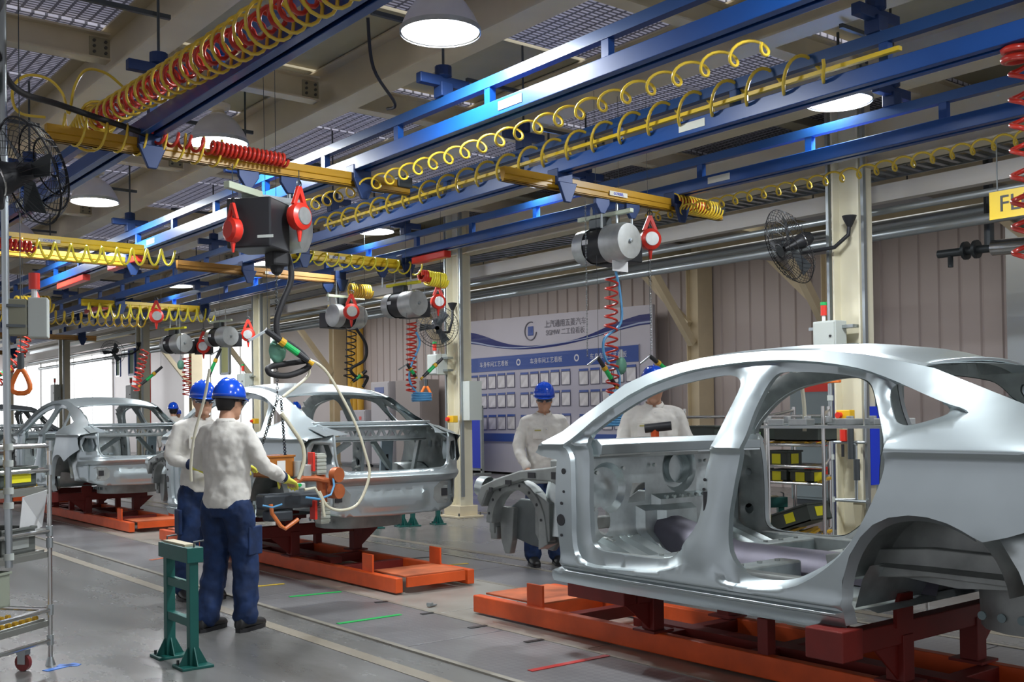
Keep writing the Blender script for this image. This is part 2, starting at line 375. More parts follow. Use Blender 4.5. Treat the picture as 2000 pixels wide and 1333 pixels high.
# ---- columns
colsY = [-.55, 6.05, 12.65, 19.25, 25.9, 32.5, 39.1]
names = ['nearest', 'second', 'third', 'fourth', 'fifth', 'sixth', 'seventh']
cl = {1: 'cream steel column behind the nearest car body, with conduits and air fittings', 2: 'cream steel column with a stepped base right of the second car body', 3: 'cream column behind the roof of the second car body',
      4: 'cream column left of the two chatting workers, fan mounted on it', 5: 'thin far cream column above the third car body', 6: 'farthest cream column at the bright end', 0: 'cream column beyond the right edge of the view'}
COLS = []
for k, y in enumerate(colsY):
    if k == 0: continue
    t = thing('steel_column', cl[k], 'column', (9.0, y, 0), 'cream columns along the line')
    g = G(); x = 9.0
    g.b2((x-.11, y-.15, .12), (x+.11, y-.132, 4.6)).b2((x-.11, y+.132, .12), (x+.11, y+.15, 4.6)).b2((x-.008, y-.132, .12), (x+.008, y+.132, 4.6))
    g.build('column_shaft', mat('cream_column_paint', (.70, .66, .50), .5, 0, .06, 2), t)
    g = G().b2((x-.22, y-.26, 0), (x+.22, y+.26, .03)).b2((x-.16, y-.20, .03), (x+.16, y+.20, .17)); g.build('base_plate', cream, t, bevel=.006)
    g = G()
    for (ax, ay) in ((-.19, -.22), (.19, -.22), (-.19, .22), (.19, .22)): g.cyl((x+ax, y+ay, .03), (x+ax, y+ay, .07), .014, n=6)
    g.build('anchor_bolts', bolt, t)
    for dy in (-.19, .19 if k != 1 else .20):
        G().bar((x-.09, y+dy, .3), (x-.09, y+dy, 4.4), .045, .03).build('conduit', zinc, t)
    COLS.append(t)
# longitudinal girder along the columns, wall columns with knee braces, roof beams out to the wall
o = ibeam(G(), (9.05, -3, 4.25), (9.05, 40, 4.25), .45, .22).build('column_girder', cream); tag(o, 'deep cream girder running along the column tops', 'beam')
t = thing('wall_girder', 'long cream girder with pale top edge high on the ribbed wall', 'beam', (16.5, 20, 4.7))
ibeam(G(), (16.6, -6, 5.0), (16.6, 49, 5.0), .38, .3).build('girder_body', cream, t)
wy = [-2, 2.5, 7.0, 11.6, 14.9, 23.5, 30.2, 36, 42]
for k, y in enumerate(wy):
    t = thing('wall_column', 'cream wall column '+['out of view to the right', 'right of the near column', 'behind the rack of bins', 'right of the notice board', 'just beside the notice board right edge', 'left of the notice board behind yellow pipes', 'before the bright bays', 'inside the bright bays', 'at the far end'][k], 'column', (16.7, y, 0), 'wall columns with knee braces')
    G().b2((16.5, y-.16, 0), (16.95, y-.145, 5.2)).b2((16.5, y+.145, 0), (16.95, y+.16, 5.2)).b2((16.6, y-.145, 0), (16.62, y+.145, 5.2)).build('column_shaft', cream, t)
    G().bar((16.5, y, 2.9), (15.2, y, 4.5), .13, .16).build('knee_brace', cream, t)
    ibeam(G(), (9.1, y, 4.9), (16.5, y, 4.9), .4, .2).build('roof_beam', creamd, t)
    if k < 6:
        G().bar((16.5, y+.1, 3.3), (16.5, y+1.5, 4.6), .12, .12).build('side_brace', cream, t)
struct(G().b2((9.2, -4, 4.95), (17, 30, 5.0)), 'ceiling_side_bay', mat('side_bay_soffit', (.32, .31, .28), .7))
# low beams spanning column to wall just under the side bay, with hanging flat light boxes and tray
t = thing('cable_tray', 'long perforated cable tray running behind the column tops', 'cable tray', (9.7, 5, 3.9))
g = G().b2((9.45, -3, 3.86), (9.47, 40, 3.95)).b2((9.9, -3, 3.86), (9.92, 40, 3.95)); g.build('side_rail', zinc, t)
g = G(); y = -3
while y < 26: g.b2((9.47, y, 3.87), (9.9, y+.05, 3.885)); y += .14
o = g.build('rung', zinc, t); o['kind'] = 'stuff'
for k, (y, x) in enumerate([(3.3, 10.4), (6.9, 10.4), (10.6, 10.4), (14.5, 10.4), (1.2, 12.6), (5.2, 12.6), (9.2, 12.6)]):
    t = thing('flat_light', ['flat grey panel hung right of the near column', 'flat grey panel hung left of the near column', 'flat grey panel above the notice board', 'farthest flat grey hanging panel', 'flat panel hung near the right picture edge', 'flat panel of the outer row right of the column', 'outer flat panel above the fan'][k], 'light fixture', (x, y, 3.75), 'flat panels hung below the side bay')
    G().box((x, y, 3.72), (.5, 1.5, .05)).build('panel_body', mat('dull_panel', (.34, .33, .34), .6), t, bevel=.01)
    for dy in (-.6, .6):
        G().cyl((x, y+dy, 3.75), (x, y+dy, 4.9), .008, n=6).build('hanger_rod', dgrey, t)
for k, (x, z, r_) in enumerate([(9.35, 3.42, .035), (9.7, 3.25, .05), (12.5, 3.9, .07)]):
    o = G().cyl((x, -3, z), (x, 38, z), r_, n=12).build('service_pipe', zinc, smooth=True); tag(o, ['thin zinc pipe level with the column fans', 'grey pipe passing behind the columns above the notice board', 'thick pipe high between columns and ribbed wall'][k], 'pipe', 'long service pipes')
o = G().b2((9.5, -3, 3.55), (9.62, 40, 3.72)).build('cable_duct', mat('duct_paint', (.60, .57, .52), .5)); tag(o, 'long rectangular pale duct right of the blue rails', 'duct')
# ================================================================ CAR BODIES (frame: x across, y forward from the tail, z up from the floor)
def lerp(x, T):
    if x <= T[0][0]: return T[0][1]
    for (a, b), (c, d) in zip(T, T[1:]):
        if x <= c: return b+(d-b)*(x-a)/(c-a)
    return T[-1][1]
ZT = [(-.02, 1.30), (.05, 1.315), (.3, 1.385), (.42, 1.425), (.568, 1.474), (.755, 1.552), (.859, 1.595), (.967, 1.641), (1.167, 1.69), (1.316, 1.722), (1.574, 1.757), (1.9, 1.77), (2.2, 1.765), (2.6, 1.712), (2.9, 1.6), (3.15, 1.427), (3.46, 1.21)]
ZW = [(.3, .79), (.44, .795), (.47, .825), (.500, .836), (.512, .838), (.522, .862), (.532, .864), (.545, .846), (.556, .846), (.566, .865), (.576, .867), (.60, .858), (.8, .865), (.95, .868), (1.10, .862), (1.21, .852), (1.255, .851), (1.268, .862), (1.278, .864), (1.29, .852), (1.34, .815), (1.70, .60), (1.76, .55), (1.9, .45)]
def wside(z, a):
    w = lerp(z, ZW)
    if z > 1.278 and a < 1.9:
        zt = lerp(a, ZT); t = min(1, max(0, (z-1.278)/(zt-1.278)))
        wr = .864-.294*(t**(1.0 if a > 1.1 else 1.0+.35*min(1, (1.1-a)/.6)))
        k = min(1, max(0, (1.7-a)/.7)); w = w*(1-k)+wr*k
    if a < .45: w -= .155*((.45-a)/.45)**2
    if a > 3.0: w -= .05*(a-3.0)
    return w
def inpoly(p, poly):
    x, y = p; c = False; n = len(poly)
    for i in range(n):
        x1, y1 = poly[i]; x2, y2 = poly[i-1]
        if (y1 > y) != (y2 > y) and x < (x2-x1)*(y-y1)/(y2-y1)+x1: c = not c
    return c
def area(p): return sum(p[i-1][0]*p[i][1]-p[i][0]*p[i-1][1] for i in range(len(p)))/2
def resample(P, d, smooth=1, closed=True):
    P = [V(p) for p in P]
    for _ in range(smooth):          # corner cutting
        Q = []
        n = len(P)
        for i in range(n if closed else n-1):
            a = P[i]; b = P[(i+1) % n]; Q += [a*.75+b*.25, a*.25+b*.75]
        P = Q
    out = []; n = len(P)
    for i in range(n if closed else n-1):
        a = P[i]; b = P[(i+1) % n]; k = max(1, round((b-a).length/d))
        out += [tuple(a.lerp(b, j/k)) for j in range(k)]
    res = []
    for p in out:
        if not res or (V(p)-V(res[-1])).length > d*.25: res.append(p)
    return res
def offset(P, d):                    # >0 moves inwards
    s = 1 if area(P) > 0 else -1; n = len(P); out = []
    for i in range(n):
        a = V(P[i-1]); b = V(P[i]); c = V(P[(i+1) % n]); t = (c-a)
        if t.length < 1e-9: out.append(tuple(b)); continue
        t.normalize(); out.append((b.x-t.y*d*s, b.y+t.x*d*s))
    return out
def sheet(outer, holes, loops, xs, ys, fn, keep=.012):
    """triangulate a plate with holes; loops = [(polygon, tag)] extra constraint rings; fn(a, z, tag) -> 3-D point"""
    pts = []; edges = []; tg = []
    def ring(P, t):
        n0 = len(pts)
        for p in P: pts.append(V(p)); tg.append(t)
        for i in range(len(P)): edges.append((n0+i, n0+(i+1) % len(P)))
    ring(outer, 'outer')
    for h in holes: ring(h, 'hole')
    for l, t in loops: ring(l, t)
    solid = [V(p) for p in pts]
    # interior grid, kept off the rings
    cell = {}
    for p in solid: cell.setdefault((round(p.x/.03), round(p.y/.03)), []).append(p)
    for x in xs:
        for y in ys:
            if not inpoly((x, y), outer) or any(inpoly((x, y), h) for h in holes): continue
            near = False; cx, cy = round(x/.03), round(y/.03)
            for i in (-1, 0, 1):
                for j in (-1, 0, 1):
                    for q in cell.get((cx+i, cy+j), ()):
                        if (q.x-x)**2+(q.y-y)**2 < keep*keep: near = True
            if not near: pts.append(V((x, y))); tg.append('grid')
    vo, eo, fo, ov, oe, of = delaunay_2d_cdt(pts, edges, [], 0, 1e-5)
    vs = []
    for i, p in enumerate(vo):
        t = tg[ov[i][0]] if ov[i] else 'grid'
        vs.append(fn(p.x, p.y, t))
    fs = []
    for f in fo:
        c = (sum(vo[i].x for i in f)/len(f), sum(vo[i].y for i in f)/len(f))
        if inpoly(c, outer) and not any(inpoly(c, h) for h in holes): fs.append(tuple(f))
    return vs, fs
ARCH = [(1.27, .445), (1.272, .578), (1.264, .685), (1.221, .807), (1.163, .894), (1.099, .953), (1.023, .989), (.928, 1.005), (.843, 1.003), (.754, .984), (.688, .958), (.643, .935), (.600, .918)]
SIDE = [(3.356, .448), (2.8, .446), (2.2, .446), (1.7, .444)] + ARCH + [(.50, .945), (.36, .995), (.22, 1.05), (.15, 1.085), (.185, 1.16), (.20, 1.235), (.15, 1.262), (.11, 1.278),
        (.07, 1.295), (.035, 1.312), (.12, 1.338), (.3, 1.385), (.42, 1.425), (.568, 1.474), (.755, 1.552), (.859, 1.595), (.967, 1.641), (1.034, 1.657), (1.167, 1.69), (1.316, 1.722), (1.574, 1.757),
        (1.9, 1.772), (2.176, 1.767), (2.351, 1.757), (2.524, 1.733), (2.692, 1.691), (2.864, 1.627), (3.013, 1.516), (3.15, 1.427), (3.251, 1.354), (3.399, 1.289), (3.465, 1.225), (3.40, 1.205), (3.25, 1.185), (3.252, .97), (3.246, .851), (3.22, .633), (3.225, .55), (3.33, .51)]
FIN = [(3.037, 1.322), (2.973, 1.381), (2.867, 1.454), (2.711, 1.543), (2.544, 1.602), (2.368, 1.631), (2.25, 1.647), (2.147, 1.655), (2.081, 1.645), (2.039, 1.614), (2.032, 1.579), (2.041, 1.513), (2.061, 1.394), (2.079, 1.251), (2.117, 1.146), (2.129, .948), (2.15, .87), (2.222, .782), (2.324, .70), (2.393, .672), (2.507, .663), (2.747, .665), (2.90, .668), (2.965, .69), (2.988, .74), (2.991, .894), (2.996, 1.16), (3.019, 1.284)]
RIN = [(1.796, 1.658), (1.835, 1.638), (1.86, 1.587), (1.873, 1.522), (1.882, 1.445), (1.879, 1.369), (1.88, 1.293), (1.893, 1.217), (1.92, 1.084), (1.949, .946), (1.962, .809), (1.949, .73), (1.893, .669), (1.807, .638), (1.662, .637), (1.55, .66), (1.473, .695), (1.361, .756), (1.265, .837), (1.189, .947), (1.113, 1.087), (1.069, 1.19), (1.069, 1.263), (1.087, 1.312), (1.144, 1.402), (1.202, 1.497), (1.245, 1.561), (1.271, 1.588), (1.305, 1.604), (1.408, 1.627), (1.529, 1.642), (1.653, 1.652)]
QWN = [(1.142, 1.572), (1.12, 1.574), (1.067, 1.556), (.971, 1.519), (.876, 1.48), (.849, 1.46), (.842, 1.441), (.859, 1.427), (.932, 1.402), (.997, 1.386), (1.044, 1.392), (1.077, 1.408), (1.111, 1.454), (1.157, 1.537)]
REC = [(3.19, 1.27), (3.121, 1.318), (2.972, 1.45), (2.74, 1.597), (2.483, 1.672), (2.346, 1.697), (2.15, 1.715), (1.926, 1.722), (1.75, 1.716), (1.598, 1.702), (1.44, 1.68), (1.292, 1.650), (1.139, 1.597), (1.0, 1.54), (.852, 1.482), (.760, 1.456),
       (.733, 1.436), (.786, 1.411), (.897, 1.375), (1.035, 1.340), (1.050, 1.30), (1.045, 1.26), (1.046, 1.19), (1.088, 1.08), (1.165, .937), (1.243, .825), (1.342, .738), (1.45, .668), (1.54, .624), (1.664, .600), (1.836, .586), (1.966, .597), (2.025, .628), (2.07, .668), (2.12, .682), (2.18, .676), (2.25, .655), (2.338, .622), (2.454, .598), (2.753, .583), (2.971, .577), (3.073, .612), (3.105, .707), (3.095, .933), (3.112, 1.18), (3.15, 1.245)]
outerP = resample(SIDE, .03, 0)
archP = None
fin = resample(FIN, .022, 1); rin = resample(RIN, .022, 1); qwn = resample(QWN, .02, 1)
rec = resample(REC, .025, 1); rec2 = offset(rec, .012)
def dep_side(a, z, t):
    d = 0
    if t == 'hole': d = .052
    elif t == 'rec2': d = .026
    elif t == 'grid' and inpoly((a, z), rec2): 
        # nearer an opening means deeper
        m = min(min((a-p[0])**2+(z-p[1])**2 for p in h[::2]) for h in (fin, rin, qwn))
        d = .030+.018*max(0, 1-sqrt(m)/.05)
    if z < 1.05 and 1.98 < a < 2.28:
        k = min(1, max(0, (z-.68)/.37)); k = k*k*(3-2*k); e = min(1, abs(a-2.13)/.15)
        d *= 1-(1-k)*(1-e**4)
    return d
xs = [.0+.045*i for i in range(78)]
ys = [.46, .485, .502, .512, .522, .532, .545, .556, .566, .576, .60, .65, .7, .75, .8, .85, .9, .95, 1.0, 1.05, 1.1, 1.15, 1.195, 1.235, 1.255, 1.268, 1.278, 1.29, 1.315, 1.34, 1.37, 1.40, 1.44, 1.48, 1.52, 1.56, 1.60, 1.64, 1.675, 1.70, 1.73, 1.75]
svs, sfs = sheet(outerP, [fin, rin, qwn], [(rec2, 'rec2'), (rec, 'rec')], xs, ys, lambda a, z, t: (a, z, dep_side(a, z, t), t), .018)
def flange(vs, fs, loops, depth, fold=0):
    for P, w0, w1 in loops:        # strip going inboard from an opening's edge
        n0 = len(vs); n = len(P)
        for a, z in P: vs.append((w0(a, z), a, z))
        for a, z in P: vs.append((w1(a, z), a, z))
        for i in range(n): k = (i+1) % n; fs.append((n0+i, n0+k, n0+n+k, n0+n+i))
def side_mesh(sgn):
    g = G(); g.v = [V((sgn*(wside(z, a)-d), a, z)) for a, z, d, t in svs]; g.f = list(sfs)
    for P, d0, d1 in ((fin, .052, .088), (rin, .052, .088), (qwn, .052, .066)):
        P2 = offset(P, -.002); n0 = len(g.v); n = len(P)
        g.v += [V((sgn*(wside(z, a)-d0), a, z)) for a, z in P]; g.v += [V((sgn*(wside(z, a)-d1), a, z)) for a, z in P2]
        g.f += [(n0+i, n0+(i+1) % n, n0+n+(i+1) % n, n0+n+i) for i in range(n)]
    # wheel arch lip and sill under-flange turn inboard
    for P, dd in (([(3.356, .448), (2.8, .446), (2.2, .446), (1.7, .444), (1.27, .445)], .05), ([(3.25, 1.185), (3.252, .97), (3.246, .851), (3.22, .633), (3.225, .55)], .10)):
        n0 = len(g.v); n = len(P)
        g.v += [V((sgn*wside(z, a), a, z)) for a, z in P]; g.v += [V((sgn*(wside(z, a)-dd), a, z)) for a, z in P]
        g.f += [(n0+i, n0+i+1, n0+n+i+1, n0+n+i) for i in range(n-1)]
    P = resample(ARCH, .03, 1, False); n0 = len(g.v); n = len(P)
    g.v += [V((sgn*wside(z, a), a, z)) for a, z in P]+[V((sgn*(wside(z, a)-.05), .9+(a-.9)*.93, .64+(z-.64)*.93)) for a, z in P]
    g.f += [(n0+i, n0+i+1, n0+n+i+1, n0+n+i) for i in range(n-1)]
    return g
# inner panel (behind the outer skin): pillars, roof rail and sill closed to boxes, with access holes
fi2 = offset(fin, -.006); ri2 = offset(rin, -.006); qw2 = offset(qwn, -.01)
def circ(c, r_, n=14, ry=None): return [(c[0]+r_*cos(2*pi*k/n), c[1]+(ry or r_)*sin(2*pi*k/n)) for k in range(n)]
inH = [circ((2.02, .98), .04), circ((2.06, .88), .025), circ((2.0, 1.12), .016), circ((2.01, 1.2), .014), circ((1.96, 1.40), .012), circ((3.12, .8), .035), circ((3.12, 1.05), .025), circ((.6, 1.2), .035), circ((.85, 1.22), .03), circ((.42, 1.2), .025)]
INS = [(3.22, .50), (2.2, .50), (1.30, .50), (1.25, .80), (1.15, .92), (1.0, 1.02), (.75, 1.02), (.58, .93), (.50, .80), (.45, .66), (.12, .66), (.10, 1.05), (.14, 1.20), (.12, 1.28), (.33, 1.36), (.44, 1.40), (.60, 1.455), (.87, 1.575), (.98, 1.62), (1.3, 1.70), (1.6, 1.735), (2.2, 1.745), (2.5, 1.715), (2.7, 1.67), (2.87, 1.60), (3.03, 1.49), (3.2, 1.36), (3.36, 1.26), (3.2, 1.18)]
ivs, ifs = sheet(resample(INS, .05, 0), [fi2, ri2, qw2]+inH, [], [.06*i for i in range(60)], [.5+.06*i for i in range(22)], lambda a, z, t: (a, z, (.088 if t != 'grid' else .105+.02*max(0, sin((a+z)*9)))-(.02 if .8 < a < 1.2 and z > 1.36 else 0)), .02)
def inner_mesh(sgn):
    g = G(); g.v = [V((sgn*(wside(z, a)-d), a, z)) for a, z, d in ivs]; g.f = list(ifs); return g
def hsheet(nx, ny, fn):
    g = G(); g.v = [V(fn(i/(nx-1), j/(ny-1))) for j in range(ny) for i in range(nx)]
    g.f = [(j*nx+i, j*nx+i+1, (j+1)*nx+i+1, (j+1)*nx+i) for j in range(ny-1) for i in range(nx-1)]; return g
HOLES = [(2.095, 1.0, .022, .10), (2.10, 1.11, .016, .016), (2.105, 1.06, .016, .016), (2.10, .88, .03, .03), (2.14, .80, .016, .016), (2.09, .79, .016, .016), (3.20, .83, .07, .07), (3.19, .93, .02, .02), (3.175, 1.12, .035, .035), (3.20, .74, .018, .018), (3.17, 1.0, .016, .016)]
def make_car(name, label):
    t = local(name, label, 'car body', (0, 0, 0), 'bare metal sedan bodies on the line')
    for s_ in (-1, 1):
        side_mesh(s_).build('body_side', body, t, True, ang=50)
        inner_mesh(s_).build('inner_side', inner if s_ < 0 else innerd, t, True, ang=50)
        o = [c for c in kids(t) if c.name.startswith('body_side')][-1]
        for (a, z, w_, h_) in HOLES:
            x = s_*(wside(z, a)-(.036 if a < 2.3 else -.001)); g = G()
            if h_ > w_*1.5: g.box((x, a, z), (.008, w_, h_))
            else: g.cyl((x-s_*.004, a, z), (x+s_*.004, a, z), w_/2, n=12)
            g.build('access_hole', black, o)
    # roof skin with a ditch along each rail
    def roof(u, v):
        a = 1.04+v*1.44; x = (u*2-1)*.575
        e = wside(lerp(a, ZT), a); x = (u*2-1)*(e-.004)
        z = lerp(a, ZT)
        ed = abs(u*2-1)
        crown = .048*(1-ed**2.2)*min(1, (a-.9)/.4)
        ditch = -.014*math.exp(-((ed-.955)/.022)**2)
        rear = .0
        if a > 2.2: z = lerp(a, [(2.2, 1.765), (2.35, 1.755), (2.48, 1.735)])
        return (x, a-(.055*(1-ed**2) if v == 0 else 0)+(.06*(1-ed**2)*v**3), z+crown+ditch+rear)
    hsheet(41, 30, roof).build('roof_panel', body, t, True, ang=60)
    # headers below the roof's front and rear edges, roof bows
    def hdr(a0, dz, w_, drop):
        g = G(); P = []
        for i in range(21):
            u = i/20*2-1; a = a0; e = wside(lerp(a, ZT), a)-.03
            P.append((u*e, a+(-.055 if a0 < 1.5 else .055)*(1-u*u), lerp(min(a, 2.35), ZT)+.048*(1-abs(u)**2.2)-dz))
        return g.sweep(P, [(-w_/2, -drop), (w_/2, -drop), (w_/2, drop), (-w_/2, drop)])
    hdr(1.12, .030, .10, .010).build('rear_roof_header', body, t, True, bevel=.004)
    hdr(2.38, .035, .10, .012).build('front_roof_header', innerd, t, True, bevel=.004)
    for a in (1.5, 1.85): hdr(a, .045, .06, .010).build('roof_bow', innerd, t)
    # lower dull edge of the rear window frame, shelf bar and parcel shelf with its truss of cut-outs
    def bar_rear(v0, z0, y0, h_, d_, mt, nm, w=.60):
        g = G().sweep([(w*(i/10-1)*1.0 if False else -w+2*w*i/10, y0+.06*(1-((i-5)/5)**2)*-1+.0, z0) for i in range(11)], [(-d_/2, -h_/2), (d_/2, -h_/2), (d_/2, h_/2), (-d_/2, h_/2)])
        return g.build(nm, mt, t, True, bevel=.008)
    bar_rear(0, 1.405, .43, .035, .13, body, 'rear_window_base')
    bar_rear(0, 1.375, .345, .022, .05, body, 'boot_opening_front_lip', .585)
    tri = []
    x = -.42
    k = 0
    while x < .42:
        tri.append([(x, 1.285), (x+.055, 1.285), (x+.0275, 1.335)] if k % 2 else [(x, 1.335), (x+.0275, 1.285), (x+.055, 1.335)]); x += .058; k += 1
    vs, fs = sheet(resample([(-.62, 1.245), (.62, 1.245), (.62, 1.372), (-.62, 1.372)], .06, 0), [circ((-.5, 1.31), .022)] + tri + [circ((.5, 1.31), .022)], [], [.05*i for i in range(-12, 13)], [1.27, 1.31, 1.35], lambda a, z, q: V((a, .46+.0*z, z)), .015)
    g = G(); g.v = vs; g.f = fs; o = g.build('shelf_panel', inner, t); md = o.modifiers.new('s', 'SOLIDIFY'); md.thickness = .01
    G().box((0, .62, 1.37), (1.24, .36, .012)).box((0, .50, 1.245), (1.24, .10, .02)).build('parcel_shelf', inner, t, bevel=.004)
    # seat back braces and wheel-house stiffeners seen through the boot
    for s_ in (-1, 1):
        o = G().bar((s_*.40, .80, 1.24), (s_*.40, .86, .72), .13, .03).build('seat_back_upright', mat('pale_blue_steel', (.42, .50, .55), .4, .6), t, bevel=.004)
        G().box((s_*.40, .805, 1.02), (.025, .012, .16)).build('upright_slot', black, o)
        G().bar((s_*.12, .60, 1.235), (s_*.42, .80, .98), .035, .06).build('diagonal_brace', inner, t, bevel=.004)
        G().bar((s_*.60, .55, 1.24), (s_*.55, .60, .9), .12, .03).build('rear_strut_brace', inner, t, bevel=.004)
    # tail panel round the boot opening: a = depth into the car
    OP = [(-.585, 1.31), (-.585, 1.24), (-.575, 1.06), (-.54, 1.0), (-.47, .982), (0, .975), (.47, .982), (.54, 1.0), (.575, 1.06), (.585, 1.24), (.585, 1.31)]
    T_out = [(-.60, 1.315), (-.70, 1.292), (-.735, 1.275), (-.60, 1.262)] if 0 else None
    outl = [(-.59, 1.312), (-.66, 1.30), (-.755, 1.268), (-.785, 1.10), (-.80, .97), (-.80, .85), (-.77, .70), (-.67, .64), (-.50, .60), (0, .585), (.50, .60), (.67, .64), (.77, .70), (.80, .85), (.80, .97), (.785, 1.10), (.755, 1.268), (.66, 1.30), (.59, 1.312)]
    full = outl + OP[::-1]
    lampH = [[(s_*x, z) for x, z in [(.625, 1.225), (.72, 1.235), (.75, 1.14), (.735, 1.065), (.68, 1.045), (.615, 1.065), (.60, 1.13)]] for s_ in (-1, 1)]
    sqH = [[(s_*.545-.032, .735), (s_*.545+.032, .735), (s_*.545+.032, .80), (s_*.545-.032, .80)] for s_ in (-1, 1)]
    def tail(x, z, tgg):
        a = .02+.16*max(0, (abs(x)-.48)/.28)**2
        a -= .028*math.exp(-((z-.935)/.022)**2)          # lip
        if z < .90: a += .045*min(1, (.90-z)/.03)          # bumper seat set back
        if abs(x) < .36 and .655 < z < .80: a -= .02      # plate recess panel
        if z > .99: a += .05*(z-.99)
        return V((x, a, z))
    vs, fs = sheet(resample(full, .03, 0), lampH+sqH, [(resample([(-.30, .665), (.30, .665), (.33, .70), (.33, .775), (.30, .81), (-.30, .81), (-.33, .775), (-.33, .70)], .03, 1), 'p')], [.04*i for i in range(-20, 21)], [.61, .64, .68, .72, .76, .80, .84, .87, .885, .90, .915, .925, .935, .945, .955, .97, 1.0, 1.05, 1.1, 1.15, 1.2, 1.25], tail, .012)
    g = G(); g.v = vs; g.f = fs; o = g.build('tail_panel', body, t, True, ang=40, fix=False); md = o.modifiers.new('s', 'SOLIDIFY'); md.thickness = .012; md.offset = 1
    # rolled lip round the boot opening and lamp pockets
    P = [(x, .02+.05*max(0, z-.99)+.10*max(0, (abs(x)-.48)/.28)**2, z) for x, z in resample(OP, .05, 1, False)]
    P = [(-.585, .34, 1.385)]+P+[(.585, .34, 1.385)]
    G().tube(P, .013, 6).build('boot_opening_lip', body, t, True)
    for s_ in (-1, 1):
        hsheet(3, 6, lambda u, v: (s_*(.585+.10*u), .03+.31*v, 1.312+.075*v-.012*u)).build('boot_gutter', body, t, True)
        L = lampH[0 if s_ < 0 else 1]
        g = G(); n = len(L)
        g.add([tail(x, z, 0) for x, z in L]+[tail(x*.995, z, 0)+V((0, .10, 0)) for x, z in L], [(i, (i+1) % n, n+(i+1) % n, n+i) for i in range(n)]+[tuple(range(n, 2*n))])
        g.build('lamp_pocket', body, t, True, ang=30)
        g = G().prism([(s_*.545-.15, .66), (s_*.545+.13, .66), (s_*.545+.14, .86), (s_*.545-.12, .86)], (0, .055, 0), (1, 0, 0), (0, 0, 1), -.012); g = G()
        P_ = resample([(s_*.545-.13, .67), (s_*.545+.10, .66), (s_*.545+.12, .84), (s_*.545-.10, .865)], .05, 1)
        v2, f2 = sheet(P_, [sqH[0 if s_ < 0 else 1]], [], [], [], lambda x, z, q: tail(x, z, q)+V((0, -.014, 0)))
        g.v = v2; g.f = f2; o = g.build('bumper_bracket_plate', innerd, t); md = o.modifiers.new('s', 'SOLIDIFY'); md.thickness = .006
        G().box((s_*.545, .10, .767), (.066, .10, .066)).build('square_socket', black, t)
    # floor, tunnel, sills, seat bars, spare wheel tub
    hsheet(25, 40, lambda u, v: ((u*2-1)*.76, 1.15+v*1.95, .545+.012*sin(v*60)*(abs(u*2-1) > .25)+(.11*max(0, (v-.93)/.07) if 1 else 0))).build('floor_pan', inner, t, True)
    hsheet(13, 30, lambda u, v: ((u*2-1)*(.19+.07*max(0, v-.75)), 1.2+v*1.95, .55+(.13+.14*max(0, (v-.72)/.28))*(1-abs(u*2-1)**3))).build('floor_tunnel', mat('dark_tunnel_steel', (.17, .16, .20), .5, .5, .1), t, True)
    for s_ in (-1, 1):
        G().box((s_*.755, 2.28, .585), (.09, 1.88, .15)).build('inner_sill', innerd, t, bevel=.01)
        for a in (2.05, 2.62): 
            g = G().box((s_*.46, a, .60), (.54, .14, .10)); o = g.build('seat_crossmember', inner, t, bevel=.012)
            for dx in (-.15, 0, .15): G().cyl((s_*.46+dx, a, .65), (s_*.46+dx, a, .662), .014, n=8).build('stud', innerd, o)
    hsheet(13, 4, lambda u, v: ((u*2-1)*.74, 1.28-.06*v+(0 if v < .9 else -.02), .55+.20*v)).build('heelboard', inner, t, True)
    hsheet(15, 14, lambda u, v: ((u*2-1)*.66, 1.22-v*1.12, .74+.02*sin(u*25))).build('rear_floor', innerd, t, True)
    g = G(); 
    P_ = resample([(-.40, .36), (.42, .36), (.42, 1.0), (-.40, 1.0)], .08, 2)
    n = len(P_); g.add([(x, a, .74) for x, a in P_]+[(x*.97, .68+(a-.68)*.96, .46) for x, a in P_], [(i, (i+1) % n, n+(i+1) % n, n+i) for i in range(n)]+[tuple(range(n, 2*n))])
    o = g.build('spare_wheel_tub', innerd, t, True, ang=50)
    g = G()
    for k in range(5): g.cyl((-.393, .50+.09*k, .53), (-.400, .50+.09*k, .53), .020, n=12)
    g.build('tub_dimples', mat('galvanised_bluish', (.18, .24, .25), .5, .6), o)['kind'] = 'stuff'
    for s_ in (-1, 1):
        # rear rail and wheel house
        G().sweep([(s_*.54, .06, .76), (s_*.54, .55, .765), (s_*.54, 1.0, .77), (s_*.56, 1.25, .745), (s_*.60, 1.5, .70)], [(-.05, -.065), (.05, -.065), (.05, .065), (-.05, .065)]).build('rear_rail', innerd, t, bevel=.006)
        def wh(u, v):
            an = R(8+164*u); rr = .375*(1 if v < .85 else .97)
            return (s_*(.80-.27*v), .90+rr*cos(an)*1.0, .64+rr*sin(an))
        hsheet(22, 6, wh).build('wheel_house', innerd if s_ < 0 else inner, t, True)  # near wheel house in darker steel: its shade is put into the colour
        g = G().add([(s_*.53, .90, .66)]+[(s_*.53, .90+.37*cos(R(8+164*k/16)), .64+.37*sin(R(8+164*k/16))) for k in range(17)], [(0, k+1, k+2) for k in range(16)])
        o = g.build('wheel_house_wall', innerd, t)
        g = G()
        for k in range(9): g.cyl((s_*.53, .58+.08*k, .73+.02*(k % 2)), (s_*.542, .58+.08*k, .73+.02*(k % 2)), .012+.004*(k % 3), n=8)
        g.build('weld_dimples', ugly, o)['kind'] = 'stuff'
        # front end: upper apron, strut tower, lower rail, lamp bracket
        apx = []
        for k in range(15): 
            an = R(-8+188*k/14); apx.append((3.86-.31*cos(an), .735+.30*sin(an)))
        apx += [(3.86-.25*cos(R(-8+188*k/14)), .735+.235*sin(R(-8+188*k/14))) for k in range(14, -1, -1)]
        apx[0] = (3.53, .64); apx[-1] = (3.62, .60)
